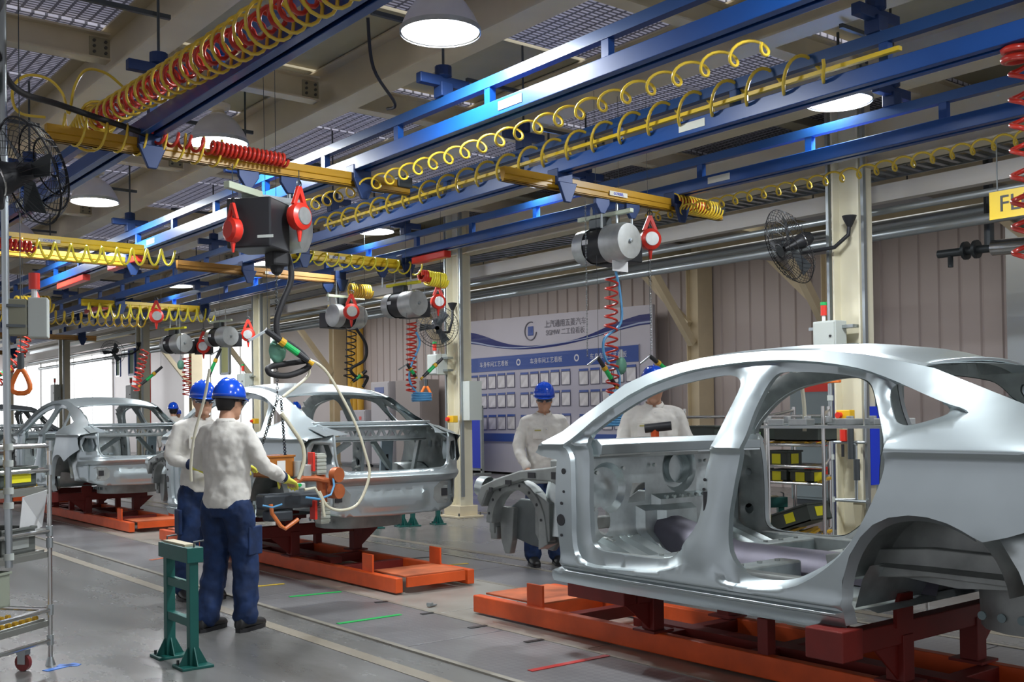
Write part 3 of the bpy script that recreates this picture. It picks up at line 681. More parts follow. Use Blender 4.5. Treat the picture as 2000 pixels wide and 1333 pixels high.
        o = G().prism(apx, (s_*.60, 0, 0), (0, 1, 0), (0, 0, 1), .09*s_).build('wheel_arch_apron', innerd, t, True, ang=40, bevel=.006)
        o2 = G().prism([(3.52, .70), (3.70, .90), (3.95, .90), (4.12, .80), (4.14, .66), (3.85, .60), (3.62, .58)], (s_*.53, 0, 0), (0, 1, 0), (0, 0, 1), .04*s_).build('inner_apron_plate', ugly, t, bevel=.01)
        o = G().prism([(3.26, 1.16), (3.45, 1.13), (3.75, 1.10), (4.0, 1.04), (4.17, .985), (4.22, .90), (4.17, .84), (4.10, .95), (3.95, .985), (3.72, 1.04), (3.45, 1.04), (3.26, .98)], (s_*.66, 0, 0), (0, 1, 0), (0, 0, 1), .07*s_).build('upper_apron', innerd, t, bevel=.01)
        for (a, z, w_, h_) in ((3.38, 1.08, .09, .045), (3.62, 1.075, .07, .035), (3.86, 1.02, .06, .03), (4.05, .965, .03, .03)): G().box((s_*.736, a, z), (.006, w_, h_)).build('apron_slot', black, o)
        g = G().sweep([(s_*.50, 3.1, .62), (s_*.50, 3.5, .70), (s_*.50, 4.22, .72)], [(-.045, -.07), (.045, -.07), (.045, .07), (-.045, .07)]); g.build('front_rail', innerd, t, bevel=.008)
        g = G().prism([(3.97, .84), (4.12, .84), (4.11, .62), (4.07, .53), (4.02, .53), (3.99, .62)], (s_*.56, 0, 0), (0, 1, 0), (0, 0, 1), .05*s_)
        g.build('radiator_leg', innerd, t, bevel=.006)
        g = G().prism([(3.52, .90), (3.66, .96), (3.66, .70), (3.60, .62), (3.52, .66)], (s_*.62, 0, 0), (0, 1, 0), (0, 0, 1), .06*s_); g.build('subframe_leg', innerd, t, bevel=.006)
        G().lathe([(.02, .17), (.085, .165), (.10, .14), (.135, .0), (.16, -.28)], (s_*.50, 3.55, .97), (0, .0, 1), 20).build('strut_tower', inner, t, True)
        G().lathe([(.075, -.02), (.07, .05), (.03, .065), (.0, .065)], (s_*.66, 4.20, .97), (s_*.2, 1, .15), 14).build('lamp_bracket', inner, t, True)
        G().box((s_*.60, 3.40, .92), (.04, .35, .50)).build('side_apron_panel', innerd, t, bevel=.01)
    for s_ in (-1, 1):
        g = G()
        for k in range(8):
            an = R(12+22*k); g.cyl((s_*.688, 3.86-.28*cos(an), .735+.268*sin(an)), (s_*.693, 3.86-.28*cos(an), .735+.268*sin(an)), .010, n=8)
        g.build('apron_holes', black, t)['kind'] = 'stuff'
    G().bar((-.62, 4.18, .66), (.62, 4.18, .66), .07, .09).build('lower_radiator_bar', innerd, t, bevel=.008)
    G().bar((-.62, 4.16, 1.0), (.62, 4.16, 1.0), .06, .05).bar((-.62, 4.15, 1.0), (-.60, 4.18, .66), .07, .05).bar((.62, 4.15, 1.0), (.60, 4.18, .66), .07, .05).build('radiator_support', innerd, t, bevel=.006)
    # cowl, dash panel with pressings and openings
    G().sweep([(-.74+.148*i, 3.03+.10*(1-((i-5)/5)**2), 1.262) for i in range(11)], [(-.05, -.045), (.05, -.045), (.055, .01), (.02, .045), (-.045, .045)]).build('cowl_top', body, t, True, ang=30, bevel=.004)
    G().sweep([(-.74+.148*i, 3.02+.10*(1-((i-5)/5)**2), 1.212) for i in range(11)], [(-.03, -.006), (.03, -.006), (.03, .006), (-.03, .006)]).build('cowl_flange', mat('bright_flange', (.62, .68, .68), .3, .8), t)
    G().box((0, 3.25, 1.20), (1.40, .34, .02)).build('cowl_bottom', innerd, t)
    D_h = [[(-.31, .90), (-.16, .90), (-.16, 1.02), (-.27, 1.02)]]
    def dash(x, z, q):
        a = 3.19+.03*sin(x*5)*0
        def bump(cx, cz, r_, h_): 
            d = sqrt((x-cx)**2+(z-cz)**2); return h_*max(0, min(1, (r_-d)/.03))
        a += bump(-.49, 1.0, .16, .035)-bump(-.49, 1.0, .06, .02)+bump(.16, 1.10, .16, .05)+bump(.5, .95, .14, -.03)
        if abs(x) < .22 and z < .86: a -= .05
        if z < .72: a -= .22*(.72-z)/.16
        a += .05*(x > -.1)*(x < .62)*(z > .72)*(z < .93)*-1
        return V((x, a, z))
    vs, fs = sheet(resample([(-.74, .56), (.74, .56), (.74, 1.215), (-.74, 1.215)], .04, 0), D_h+[circ((-.52, .80), .055, 16, .085), circ((-.30, .66), .02)], [(circ((-.49, 1.0), .16, 24), 'x'), (circ((-.49, 1.0), .13, 20), 'x'), (circ((.16, 1.10), .16, 24), 'x'), (circ((.16, 1.10), .13, 20), 'x')], [.035*i for i in range(-21, 22)], [.58+.033*i for i in range(20)], dash, .012)
    g = G(); g.v = vs; g.f = fs; dp = g.build('dash_panel', inner, t, True, ang=40)
    g = G()
    for k in range(9): g.cyl((-.05+.07*k, 3.12, .93), (-.05+.07*k, 3.10, .925), .012, n=8)
    for k in range(7): g.cyl((-.55+.07*k, 3.16, .70), (-.55+.07*k, 3.13, .695), .010, n=8)
    for (x, z) in ((-.6, 1.1), (-.38, 1.12), (-.1, 1.13), (.38, 1.14), (-.62, .88)): g.cyl((x, 3.17, z), (x, 3.15, z), .012, n=8)
    g.build('weld_studs', mat('stud_steel', (.6, .64, .62), .3, .9), dp)
    G().lathe([(.10, 0), (.085, .10), (.0, .11)], (.16, 3.19, 1.10), (0, 1, 0), 20).build('blower_pocket', inner, dp, True)
    hsheet(13, 6, lambda u, v: ((-.70+u*.44), 3.13-v*.42, .70-.13*v+.012*sin(u*30))).build('toe_board', mat('bright_toe_steel', (.60, .66, .66), .28, .8), t, True)
    hsheet(13, 6, lambda u, v: ((.26+u*.44), 3.13-v*.42, .70-.13*v+.012*sin(u*30))).build('toe_board', inner, t, True)
    return t
car1 = make_car('sedan_body', 'nearest bare silver sedan body, seen from its left side with open door apertures')
car1.location = (5.0, 1.6, 0)

# ================================================================ CARRIERS (skids) under the bodies
def make_carrier(label):
    t = local('floor_carrier', label, 'carrier', (0, 0, 0), 'orange floor carriers')
    for s_ in (-1, 1):
        G().sweep([(s_*.36, -.62, .085), (s_*.36, 4.72, .085)], [(-.035, -.062), (.035, -.062), (.035, .062), (-.035, .062)]).build('side_beam', orange, t, bevel=.008)
        for a in (4.06, -.1): G().box((s_*.345, a+.0, .20), (.018, .17, .19)).build('guide_plate', orange, t, bevel=.004)
    for a, m_ in ((4.38, orange), (-.36, orange)):
        g = G().box((0, a, .150), (.60, .62 if a > 0 else .48, .014)); o = g.build('deck_plate', mat('worn_orange_deck', (.50, .12, .04), .6, 0, .5, 4), t, bevel=.003)
        G().box((0, a-.30 if a > 0 else a-.26, .105), (.58, .02, .08)).build('deck_skirt', orange, o)
    for a in (3.72, 2.9, 2.2, 1.2, .45): G().box((0, a, .10), (.66, .09, .08)).build('cross_member', maroon, t, bevel=.004)
    # front and rear supports: posts, head beams, gussets
    for a, hb, hw, zt in ((2.95, .10, .62, .415), (1.30, .11, .86, .43)):
        for s_ in (-1, 1):
            p = G().box((s_*.34, a, .26), (.09, .10, .24)).prism([(s_*.38, .16), (s_*.38, zt-.08), (s_*.60, zt-.08)], (0, a-.006, 0), (1, 0, 0), (0, 0, 1), -.012*s_)
            o = p.build('support_post', maroon, t, bevel=.004)
            G().box((s_*.34, a, .152), (.17, .18, .014)).build('post_foot', maroon, o)
        G().box((0, a, zt-.04), (1.0, .08, hb)).build('head_beam', maroon, t, bevel=.006)
        if a < 2: G().box((-.70, a, zt-.04), (.42, .08, hb)).box((-.84, a+.02, zt-.03), (.16, .20, .14)).build('head_beam_arm', maroon, t, bevel=.006)
        if a > 2:
            for s_ in (-1, 1): G().box((s_*.58, a+.2, zt-.04), (.10, .5, .09)).build('sill_rest', maroon, t, bevel=.006)
    for s_ in (-1, 1):
        G().box((s_*.34, 2.1, .24), (.07, .07, .2)).build('support_post', maroon, t, bevel=.004)
        G().prism([(-.04, 0), (.10, 0), (.10, .16), (.0, .16), (-.04, .10)], (s_*.40, 1.27, .42), (1, 0, 0), (0, 0, 1), .02).build('locating_horn', maroon, t)
    G().bar((-.1, .9, .12), (-.1, 3.3, .12), .12, .06).build('centre_spine', maroon, t)
    return t
skid1 = make_carrier('nearest orange-red carrier skid, under the nearest body')
skid1.location = (4.99, 1.6, 0)
rest = [('second bare silver sedan body, rear end facing the camera, worked on by the chatting pair', 'orange carrier skid under the second body, end plate towards the camera'),
        ('third bare silver sedan body, left of the two chatting workers', 'orange carrier skid under the third body, left of the two workers'),
        ('fourth silver sedan body, small behind the bin rack at the left edge', 'orange skid under the fourth, left-edge body'),
        ('farthest silver sedan body, only its roof showing at the left edge', 'farthest orange skid beyond the left-edge bodies')]
for k, (lc, ls) in enumerate(rest):
    copy_tree(car1, (5.0, 1.6+6.4*(k+1), 0), lc); copy_tree(skid1, (4.99, 1.6+6.4*(k+1), 0), ls)
# ================================================================ OVERHEAD RAILS
RX = {'A': 7.08, 'B': 4.27, 'C': 2.57, 'D': 5.64}
RL = {'C': 'leftmost blue rail truss, sweeping across the top left of the picture', 'B': 'bright blue rail truss left of the middle, above the nearest yellow hoist beam\'s right end',
      'D': 'dark blue rail truss carrying big yellow hose loops, third from the left', 'A': 'rightmost blue rail truss, passing in front of the near column'}
ZB = 3.40
for kx, x in RX.items():
    t = thing('blue_rail', RL[kx], 'rail', (x, 8, ZB), 'blue overhead crane rails')
    y0, y1 = -2.0, 34.0
    w = .075
    g = G().sweep([(x, y0, ZB+.05), (x, y1, ZB+.05)], [(-w, -.05), (-.018, -.05), (-.018, -.03), (w*-1+.02, -.03), (-w+.02, .03), (w-.02, .03), (w-.02, -.03), (.018, -.03), (.018, -.05), (w, -.05), (w, .055), (-w, .055)])
    g.build('lower_rail', blue, t, bevel=.004)
    G().bar((x, y0, ZB+.265), (x, y1, ZB+.265), .06, .07).build('upper_chord', mat('deep_blue_chord', (.01, .07, .24), .4), t)
    y = {'A': 1.75, 'B': 1.1, 'C': .4, 'D': 1.3}[kx]-2.3; k = 0
    while y < y1:
        G().box((x, y, ZB+.165), (.05, .06, .13)).build('upright', blue, t); y += 1.135
    for y in ({'A': (6.0, 12.6), 'B': (5.3, 11.8), 'C': (4.2, 10.4), 'D': (5.0, 11.6)}[kx]):
        G().box((x-.077, y, ZB+.055), (.004, .24, .055)).build('name_strip', mat('strip_cream', (.66, .68, .60), .5), t)
    for y in (-.1, 3.2, 6.55, 9.85, 13.1, 16.5, 19.9, 23.3):
        yy = y+{'A': 1.2, 'B': -.4, 'C': .5, 'D': .4}[kx]
        h = G().box((x, yy, ZB+.41), (.42, .06, .07)).box((x, yy, ZB+.35), (.10, .10, .10)); h = h.build('hanger_clamp', navy, t, bevel=.004)
        G().cyl((x, yy, ZB+.4), (x, yy, ZB+1.18), .010, n=6).build('hanger_rod', dgrey, h)
        g = G().lathe([(.03, 0), (.06, .02), (.06, .09), (.0, .11)], (x, yy, ZB+.43), (0, 0, 1), 12).build('rod_coupling', navy, h)
        G().bar((x-.55, yy+.05, ZB+.80), (x+.1, yy+.05, ZB+.80), .03, .03).build('sway_brace', dgrey, h)
# yellow hoist beams running across between the rails
def yellow_beam(nm, lab, x0, y0, x1, y1, z, m_, tro=(), hoistx=(), name_at=None):
    t = thing('hoist_beam', lab, 'hoist beam', ((x0+x1)/2, (y0+y1)/2, z), 'yellow cross beams of the hoists')
    p = V((x0, y0, z)); q = V((x1, y1, z)); d = (q-p).normalized()
    G().sweep([p, q], [(-.032, -.055), (-.01, -.055), (-.01, -.04), (-.022, -.04), (-.022, -.005), (-.032, 0), (-.026, .005), (-.026, .055), (.026, .055), (.026, .005), (.032, 0), (.022, -.005), (.022, -.04), (.01, -.04), (.01, -.055), (.032, -.055)]).build('beam_profile', m_, t)
    for x in tro:       # carriers under the blue rails
        c = p+d*((x-x0)/d.x)
        o = G().box(c+V((0, 0, .05)), (.16, .13, .13)).prism([(-.10, .02), (.10, .02), (.03, -.14), (-.03, -.14)], c+V((0, -.07, -.02)), (1, 0, 0), (0, 0, 1), .03).build('rail_trolley', navy, t, bevel=.006)
    for x in hoistx:    # plates the hoist hangs on
        c = p+d*((x-x0)/d.x)
        o = G().prism([(-.08, .0), (.08, .0), (.08, -.05), (.025, -.13), (-.025, -.13), (-.08, -.05)], c+V((0, -.02, -.05)), (1, 0, 0), (0, 0, 1), -.035).build('hoist_trolley', navy, t, bevel=.005)
        G().cyl(c+V((0, 0, -.17)), c+V((0, 0, -.30)), .010, n=8).build('shackle_bolt', zinc, o)
    if name_at is not None:
        c = p+d*((name_at-x0)/d.x)
        o = G().box(c+V((0, -.034, .0)), (.22, .004, .038), atan2(d.y, d.x)).build('name_plate', mat('plate_cream', (.72, .70, .58), .5), t)
        text('GORBEL', .034, bluep, t, tuple(c+V((0, -.0375, 0))), tuple(d), (0, 0, 1), 'maker_lettering', .001)
    if m_ is ochre: G().box(q+V((-.06, 0, .04)), (.14, .10, .09)).build('end_cap', dgrey, t, bevel=.01)
    return t
yellow_beam('', 'ochre hoist beam crossing the upper left, carrying the dark boxed hoist', 1.90, 7.25, 4.75, 7.36, 3.33, ochre, (2.57, 4.27), (3.32, 3.66), None)
yellow_beam('', 'ochre hoist beam left of the wall fan, carrying the big silver drum hoist', 5.02, 6.45, 7.75, 6.62, 3.32, ochre, (5.64, 7.08), (6.12, 6.50), 6.3)
yellow_beam('', 'bright yellow hoist beam at the left edge with a hanging yellow spiral hose', 2.0, 11.5, 4.05, 11.62, 3.32, brightyel, (2.57,), (), 3.05)
yellow_beam('', 'bright yellow beam with spiral hose left of the column with stepped base', 5.45, 11.0, 7.05, 11.08, 3.33, brightyel, (5.64, 7.08), (6.75,), 6.1)
yellow_beam('', 'orange-brown hoist beam just below and left of the bright yellow one at mid picture', 4.72, 12.4, 6.95, 12.62, 3.31, browny, (5.64, 7.02), (6.85,), 6.0)
yellow_beam('', 'ochre beam behind the hanging yellow spiral hose at the left', 2.6, 12.55, 4.6, 12.7, 3.33, ochre, (2.57, 4.27))
yellow_beam('', 'bright yellow beam with hose loops above the third car body', 5.05, 17.3, 7.0, 17.4, 3.33, brightyel, (5.64, 7.08), (6.6,), None)
yellow_beam('', 'long ochre beam behind the small red balancer at the left', 1.9, 18.3, 4.9, 18.5, 3.3, ochre, (2.57, 4.27))
yellow_beam('', 'thin ochre beam low at the left edge above the orange triangle handle', 2.2, 23.8, 4.9, 24, 3.3, ochre, (2.57, 4.27))
yellow_beam('', 'far ochre beam between the third car body\'s hoists and the far fan', 5.0, 24.2, 7.4, 24.3, 3.3, browny, (5.64, 7.08))
yellow_beam('', 'farthest orange-brown hoist beam at the bright end', 5.0, 30.2, 7.4, 30.3, 3.3, browny, (5.64, 7.08))
# red covered sections of air line seen under the rails
for k, (x, y, L, lab) in enumerate([(4.27, 12.9, 1.0, 'red sleeve under a blue rail just left of the dark boxed hoist'), (4.27, 15.0, 1.2, 'longer red sleeve under a blue rail left of the orange-brown beam'), (5.64, 18.5, 1.0, 'red sleeve under a rail behind the two workers\' hoists'), (7.08, 10.5, .7, 'red sleeve on the rail just left of the stepped-base column')]):
    o = G().box((x, y, ZB-.05), (.10, L, .08)).build('red_sleeve', red, bevel=.01, org=(x, y, ZB-.05)); tag(o, lab, 'sleeve', 'red sleeves under the rails')

# ================================================================ COILED AIR HOSES
def hose(lab, m_, g, group='coiled air hoses on the rails'):
    o = g.build('coiled_hose', m_, None, True, ang=80, org=g.v[0]); tag(o, lab, 'air hose', group); return o
hose('long red coil of hose along the top left rail, inside the yellow coil', hoseR, G().coil([(2.36, 7.9, 3.60), (2.38, 5.0, 3.48), (2.36, 3.9, 3.44)], .058, .013, 34, 5, 12))
hose('long yellow spiral hose wound along the top left rail', hoseY, G().coil([(2.36, 7.9, 3.60), (2.38, 5.6, 3.49), (2.35, 3.9, 3.42)], lambda t: .080+.045*t, .010, 26, 5, 16))
hose('bunched yellow rings at the lower end of the top left spiral', hoseY, G().coil([(2.36, 7.98, 3.52), (2.36, 7.6, 3.60)], .12, .011, 7, 5, 16))
hose('yellow spiral hose draped over the ochre beam at upper left', hoseY, G().coil([(1.98, 7.22, 3.36), (3.20, 7.26, 3.36)], .10, .009, 9, 5, 16, flat=.7))
hose('tight red coil on the ochre beam at upper left', hoseR, G().coil([(2.55, 7.18, 3.40), (3.0, 7.2, 3.38)], .05, .012, 5, 5, 12).coil([(3.0, 7.2, 3.38), (3.58, 7.22, 3.37)], .045, .012, 17, 5, 12))
hose('big yellow hose loops along the dark third rail', hoseY, G().coil([(5.57, 10.4, 3.56), (5.57, 3.85, 3.585)], lambda t: .085+.02*t, .012, 22, 5, 18, bunch=.4))
o = G().b2((5.55, 3.4, 3.535), (5.585, 10.3, 3.56)).build('hose_track', brightyel); tag(o, 'yellow flat track holding the hose loops on the third rail', 'track')
hose('row of small yellow hose rings hung below the second rail', hoseY, G().coil([(4.27, 8.6, 3.27), (4.27, 3.3, 3.28)], .05, .009, 27, 5, 16, bunch=-.85))
hose('row of small dull yellow rings below the rightmost rail', hoseY, G().coil([(7.08, 6.9, 3.27), (7.08, 2.4, 3.27)], .045, .009, 30, 5, 14, bunch=-.8))
hose('bright yellow spiral hose hanging under the left edge beam', hoseYb, G().coil([(2.75, 11.44, 3.22), (4.35, 11.5, 3.25)], .085, .014, 10, 5, 18, flat=.5, sag=.03, ph=1))
hose('faded red coil under the bright yellow beam at left edge', hoseR, G().coil([(2.3, 11.3, 3.22), (2.86, 11.4, 3.22)], .05, .015, 12, 5, 12))
hose('bright yellow spiral hose wound on the middle yellow beam', hoseYb, G().coil([(5.42, 10.96, 3.30), (7.25, 11.0, 3.28)], .075, .011, 11, 5, 18, ph=1))
hose('red coil wound on the end of the ochre beam left of the wall fan', hoseR, G().coil([(7.05, 6.52, 3.34), (7.42, 6.54, 3.34)], .055, .012, 12, 5, 12))
hose('yellow coil over the red one on the beam left of the wall fan', hoseY, G().coil([(7.0, 6.52, 3.34), (7.62, 6.56, 3.33)], .075, .009, 15, 5, 14))
hose('yellow hose loops under the far bright yellow beam', hoseYb, G().coil([(5.1, 17.2, 3.20), (7.2, 17.3, 3.22)], .11, .017, 13, 5, 16, flat=.5))
hose('brown-yellow bunched coil at the left below the blue rails', hoseY, G().coil([(4.0, 16.9, 3.2), (4.5, 17.0, 3.24)], .12, .02, 9, 5, 12))
hose('dull yellow bunch of hose above the red-faced balancer at mid picture', hoseY, G().coil([(6.95, 12.2, 3.12), (7.25, 12.2, 3.12)], .085, .013, 9, 5, 12))
hose('bright yellow bunch of hose beside the red cap near the stepped-base column', hoseYb, G().coil([(7.35, 11.0, 3.18), (7.62, 11.0, 3.16)], .085, .016, 8, 5, 12))
hose('small red coil beside the bright yellow bunch', hoseR, G().coil([(7.26, 11.0, 3.2), (7.38, 11.0, 3.2)], .06, .02, 4, 5, 12))
hose('row of ochre loops at the left edge under the low thin beam', hoseY, G().coil([(2.3, 23.7, 3.15), (4.4, 23.8, 3.2)], .10, .016, 12, 5, 12))
hose('dull ochre rings behind the far yellow beam', hoseY, G().coil([(3.4, 18.2, 3.15), (6.4, 18.4, 3.18)], .11, .014, 22, 5, 12))

# ================================================================ HIGH-BAY LAMPS
def high_bay(lab):
    t = local('high_bay_lamp', lab, 'lamp', (0, 0, 0), 'bell-shaped high-bay lamps')
    G().lathe([(.245, 0), (.25, .012), (.238, .05), (.215, .10), (.17, .17), (.115, .22), (.075, .24), (.07, .25)], n=32).build('reflector', refl, t, True, ang=40)
    G().lathe([(.252, -.012), (.256, -.012), (.256, .02), (.244, .02)], n=32).build('rim_band', silver, t, True, ang=30)
    G().lathe([(.0, .006), (.243, .006)], n=32).build('glowing_mouth', glow, t)
    G().lathe([(.07, .25), (.05, .27), (.05, .285), (.10, .30), (.105, .33), (.06, .36), (.0, .365)], n=24).build('gear_housing', cream, t, True, ang=30)
    G().cyl((0, 0, .36), (0, 0, .54), .012, n=8).build('suspension_rod', dgrey, t)
    return t
LL = ['brightest bell lamp at the top edge of the picture', 'silver bell lamp above the red and yellow coiled hoses', 'silver bell lamp at upper left below the cream beams', 'bell lamp half hidden by the yellow beam at the left edge',
      'bell lamp above the near column, half hidden by a blue rail', 'small lamp glowing behind the middle blue rail, above the ochre beam', 'lamp glowing just right of the dark boxed hoist', 'lamp partly hidden under the boxed hoist', 'small far lamp left of the hanging tool cable', 'bell lamp just above the top edge of view', 'bell lamp beyond the right edge']
lamp0 = high_bay(LL[0]); lamp0.location = (*LAMPS[0], 3.875)
for (x, y), l in list(zip(LAMPS, LL))[1:9]: copy_tree(lamp0, (x, y, 3.875), l)

# ================================================================ HOISTS AND BALANCERS
def balancer(lab, loc, rz=0., s=1., grp='red spring balancers'):
    t = local('spring_balancer', lab, 'balancer', loc, grp, rz)
    G().lathe([(0, -.045*s), (.06*s, -.045*s), (.085*s, -.03*s), (.09*s, 0), (.085*s, .03*s), (.06*s, .045*s), (0, .045*s)], (0, 0, 0), (0, 1, 0), 20).build('round_housing', red, t, True, ang=30)
    G().lathe([(0, -.052*s), (.055*s, -.052*s), (.058*s, -.044*s)], (0, 0, 0), (0, 1, 0), 20).build('face_plate', silver, t)
    G().bar((-.05*s, 0, .07*s), (0, 0, .19*s), .025*s, .03*s).bar((.05*s, 0, .07*s), (0, 0, .19*s), .025*s, .03*s).build('hanging_yoke', red, t, bevel=.004)
    G().lathe([(.018*s, -.005), (.026*s, 0), (.018*s, .005)], (0, 0, .21*s), (0, 1, 0), 12).build('hook_eye', dgrey, t)
    if loc[2] < 3.2: G().cyl((0, 0, .2*s), (0, 0, 3.27-loc[2]), .004, n=5).build('hanging_cable', dgrey, t)
    G().cyl((0, 0, -.08*s), (0, 0, -.16*s), .02*s, .008*s, n=8).build('cable_nozzle', red, t)
    return t
def drum_hoist(lab, loc, rz, box_side=True, yel=False, L=.46):
    """cast drum hoist: axis along local x, hanging frame above"""
    t = local('drum_hoist', lab, 'hoist', loc, 'cylindrical air hoists', rz); L *= 1.22
    G().lathe([(0, -L*.5), (.12, -L*.5), (.150, -L*.47), (.155, -L*.25)], (0, 0, 0), (1, 0, 0), 28).build('left_end_cap', silver, t, True, ang=40)
    G().lathe([(.145, -L*.25), (.145, L*.12)], (0, 0, 0), (1, 0, 0), 28).build('dark_barrel', black, t, True)
    G().lathe([(.155, L*.10), (.165, L*.12), (.165, L*.42), (.150, L*.5), (0, L*.51)], (0, 0, 0), (1, 0, 0), 28).build('front_drum', silver, t, True, ang=40)
    o = G().lathe([(0, L*.545), (.018, L*.54), (.02, L*.5)], (0, 0, 0), (1, 0, 0), 10).build('hub_screw', zinc, t, True)
    if box_side: G().box((-L*.05, .20, -.05), (.40, .18, .20)).build('controller_box', black, t, bevel=.01)
    G().box((-L*.10, -.0, .19), (.20, .09, .10)).build('hook_block', dgrey, t, bevel=.015)
    G().box((0, 0, .255), (.62, .045, .035)).build('hanging_bar', yellowl if yel else mat('pale_green_bar', (.50, .56, .42), .5), t, bevel=.004)
    for x in (-.16, .14): G().cyl((x, 0, .13), (x, 0, .33), .012, n=8).build('hanger_stud', zinc, t)
    for x in (-.16, .14): G().cyl((x, 0, .30), (x, 0, 3.27-loc[2]), .006, n=6).build('hanging_rod', zinc, t)
    G().box((-.10, -.149, .02), (.07, .006, .04)).build('rating_plate', white, t)
    return t
h2 = drum_hoist('large silver drum hoist with a hanging paper tag, left of the wall fan', (6.33, 6.70, 2.92), R(-86), True, False)
h3 = drum_hoist('silver drum hoist under a yellow bar, left of the stepped-base column', (7.07, 11.1, 2.84), R(-82), True, True)
h4 = drum_hoist('small silver drum hoist above the right-hand chatting worker', (7.0, 16.5, 2.80), R(-80), True, False)
h5 = drum_hoist('small silver drum hoist with a square red balancer, above the left-hand chatting worker', (6.55, 17.3, 2.72), R(-80), True, True)
h6 = drum_hoist('pale drum hoist beside a black box and red balancer, left of the yellow-bar hoist', (7.0, 12.4, 2.80), R(10), True, False, .40)
# the dark boxed hoist upper left
t = thing('boxed_hoist', 'dark boxed hoist with a grey fan-shaped drum, hanging at upper left', 'hoist', (3.5, 7.3, 2.9))
G().box((3.36, 7.22, 2.86), (.34, .34, .36), R(-50)).build('black_case', black, t, bevel=.012)
G().lathe([(0, .14), (.13, .14), (.185, .11), (.195, .0), (.19, -.10)], (3.68, 7.36, 2.90), (.72, -.69, 0), 28, cap=False).build('grey_drum', silver, t, True, ang=40)
G().box((3.22, 7.16, 3.10), (.40, .05, .05), R(30)).build('pale_bar', mat('pale_green_bar', (.50, .56, .42)), t, bevel=.004)
G().box((3.5, 7.32, 3.09), (.5, .05, .05), R(5)).cyl((3.32, 7.3, 3.06), (3.32, 7.3, 3.18), .015).cyl((3.66, 7.33, 3.06), (3.66, 7.33, 3.18), .015).build('hanging_frame', zinc, t)
G().box((3.52, 7.26, 2.78), (.13, .16, .40)).cyl((3.52, 7.26, 2.62), (3.52, 7.26, 2.52), .07, .03).build('drive_body', rubber, t, bevel=.02)
G().box((3.30, 6.985, 2.75), (.12, .004, .02), R(-50)).build('faded_lettering', lgrey, t)
balancer('open-faced red balancer on the front of the boxed hoist at upper left', (3.60, 7.05, 2.93), R(20), 1.15)
balancer('red bracket balancer at the left side of the boxed hoist', (3.13, 7.15, 2.80), R(100), 1.0)
balancer('red balancer with a pale face, right of the large silver drum hoist', (6.80, 6.62, 3.0), R(-25), 1.1)
balancer('small red balancer hung right under the yellow-bar hoist near the stepped-base column', (7.55, 11.05, 2.90), R(-15), 1.1)
balancer('red balancer in front of the pale drum hoist left of the yellow-bar hoist', (6.85, 12.0, 2.82), R(-20), 1.2)
balancer('small red balancer hung at the left below the blue rails', (4.15, 16.4, 3.05), R(-10), 1.5)
balancer('small red balancer in front of the far bright yellow beam', (5.62, 15.6, 3.0), R(-10), 1.2)
balancer('tiny red balancer right of the drum hoist above the workers', (7.45, 16.45, 2.85), R(-30), 1.3)
t = balancer('square red balancer at the right end of the small far drum hoist', (6.95, 17.1, 2.68), R(-30), 1.3)
G().box((0, .06, 0), (.30, .04, .26)).build('back_plate', black, t)
# hanging paper tag
o = G().box((6.36, 6.55, 2.72), (.20, .006, .09), R(5)).build('paper_tag', white, org=(6.36, 6.55, 2.72)); tag(o, 'white paper tag hanging under the large silver drum hoist', 'tag')

def chain(lab, x, y, z0, z1, m_=None, s=.012):
    g = G(); z = z0; k = 0
    while z > z1:
        d = (1, 0) if k % 2 else (0, 1)
        g.lathe([(s*.55, -s*.22), (s*.9, 0), (s*.55, s*.22)], (x, y, z), (d[0], d[1], 0), 6); z -= s*1.9; k += 1
    t = thing('load_chain', lab, 'chain', (x, y, z0), 'hanging load chains'); o = g.build('links', m_ or zinc, t); o['kind'] = 'stuff'; return t
chain('thin chain hanging left of the red spiral by the notice board', 6.15, 6.75, 3.28, 1.95)
chain('thin chain hanging right of the red spiral by the notice board', 6.88, 6.70, 3.28, 2.02)
chain('long dark chain above the orange weld gun', 3.63, 7.5, 2.6, 1.60, dgrey, .016)
for k, (x0, x1, lab) in enumerate([(3.68, 3.56, 'left sling chain of the orange weld gun'), (3.72, 3.80, 'right sling chain of the orange weld gun')]):
    g = G(); n = 34
    for i in range(n):
        p = V((3.63+.03*k, 7.5, 1.60)).lerp(V((x1, 7.72, 1.14)), i/n); g.lathe([(.009, -.004), (.015, 0), (.009, .004)], p, (1, 0, 0) if i % 2 else (0, 1, 0), 6)
    t = thing('load_chain', lab, 'chain', (3.70, 7.5, 1.66), 'hanging load chains'); g.build('links', dgrey, t)['kind'] = 'stuff'
# hanging spiral hoses of the tools
def drop(lab, m_, pts, Rr, r_, turns, grp='spiral tool hoses hanging from the hoists'):
    g = G().coil(pts, Rr, r_, turns, 5, 12); hose(lab, m_, g, grp)
drop('red spiral hose hanging before the notice board', hoseR, [(6.42, 6.72, 2.66), (6.40, 6.72, 2.2), (6.42, 6.72, 1.45)], .055, .010, 15)
drop('red spiral hose left of the stepped-base column', hoseR, [(7.12, 11.0, 2.62), (7.10, 11.0, 1.75)], .06, .011, 14)
drop('black spiral cord left of the red spiral near the stepped-base column', rubber, [(6.92, 12.1, 2.62), (6.85, 12.1, 1.95)], .06, .009, 8)
drop('red spiral hanging far left below the small balancer', hoseR, [(4.05, 16.3, 2.85), (3.9, 16.3, 2.4), (3.55, 16.3, 1.95)], .07, .012, 13)
drop('red spiral hose between the fan column and the worker with goggles', hoseR, [(5.45, 15.6, 2.5), (5.3, 15.6, 1.9)], .06, .011, 9)
drop('dark red spiral hose above the goggled worker', hoseR, [(6.7, 17.2, 2.5), (6.7, 17.2, 1.85)], .07, .011, 9)
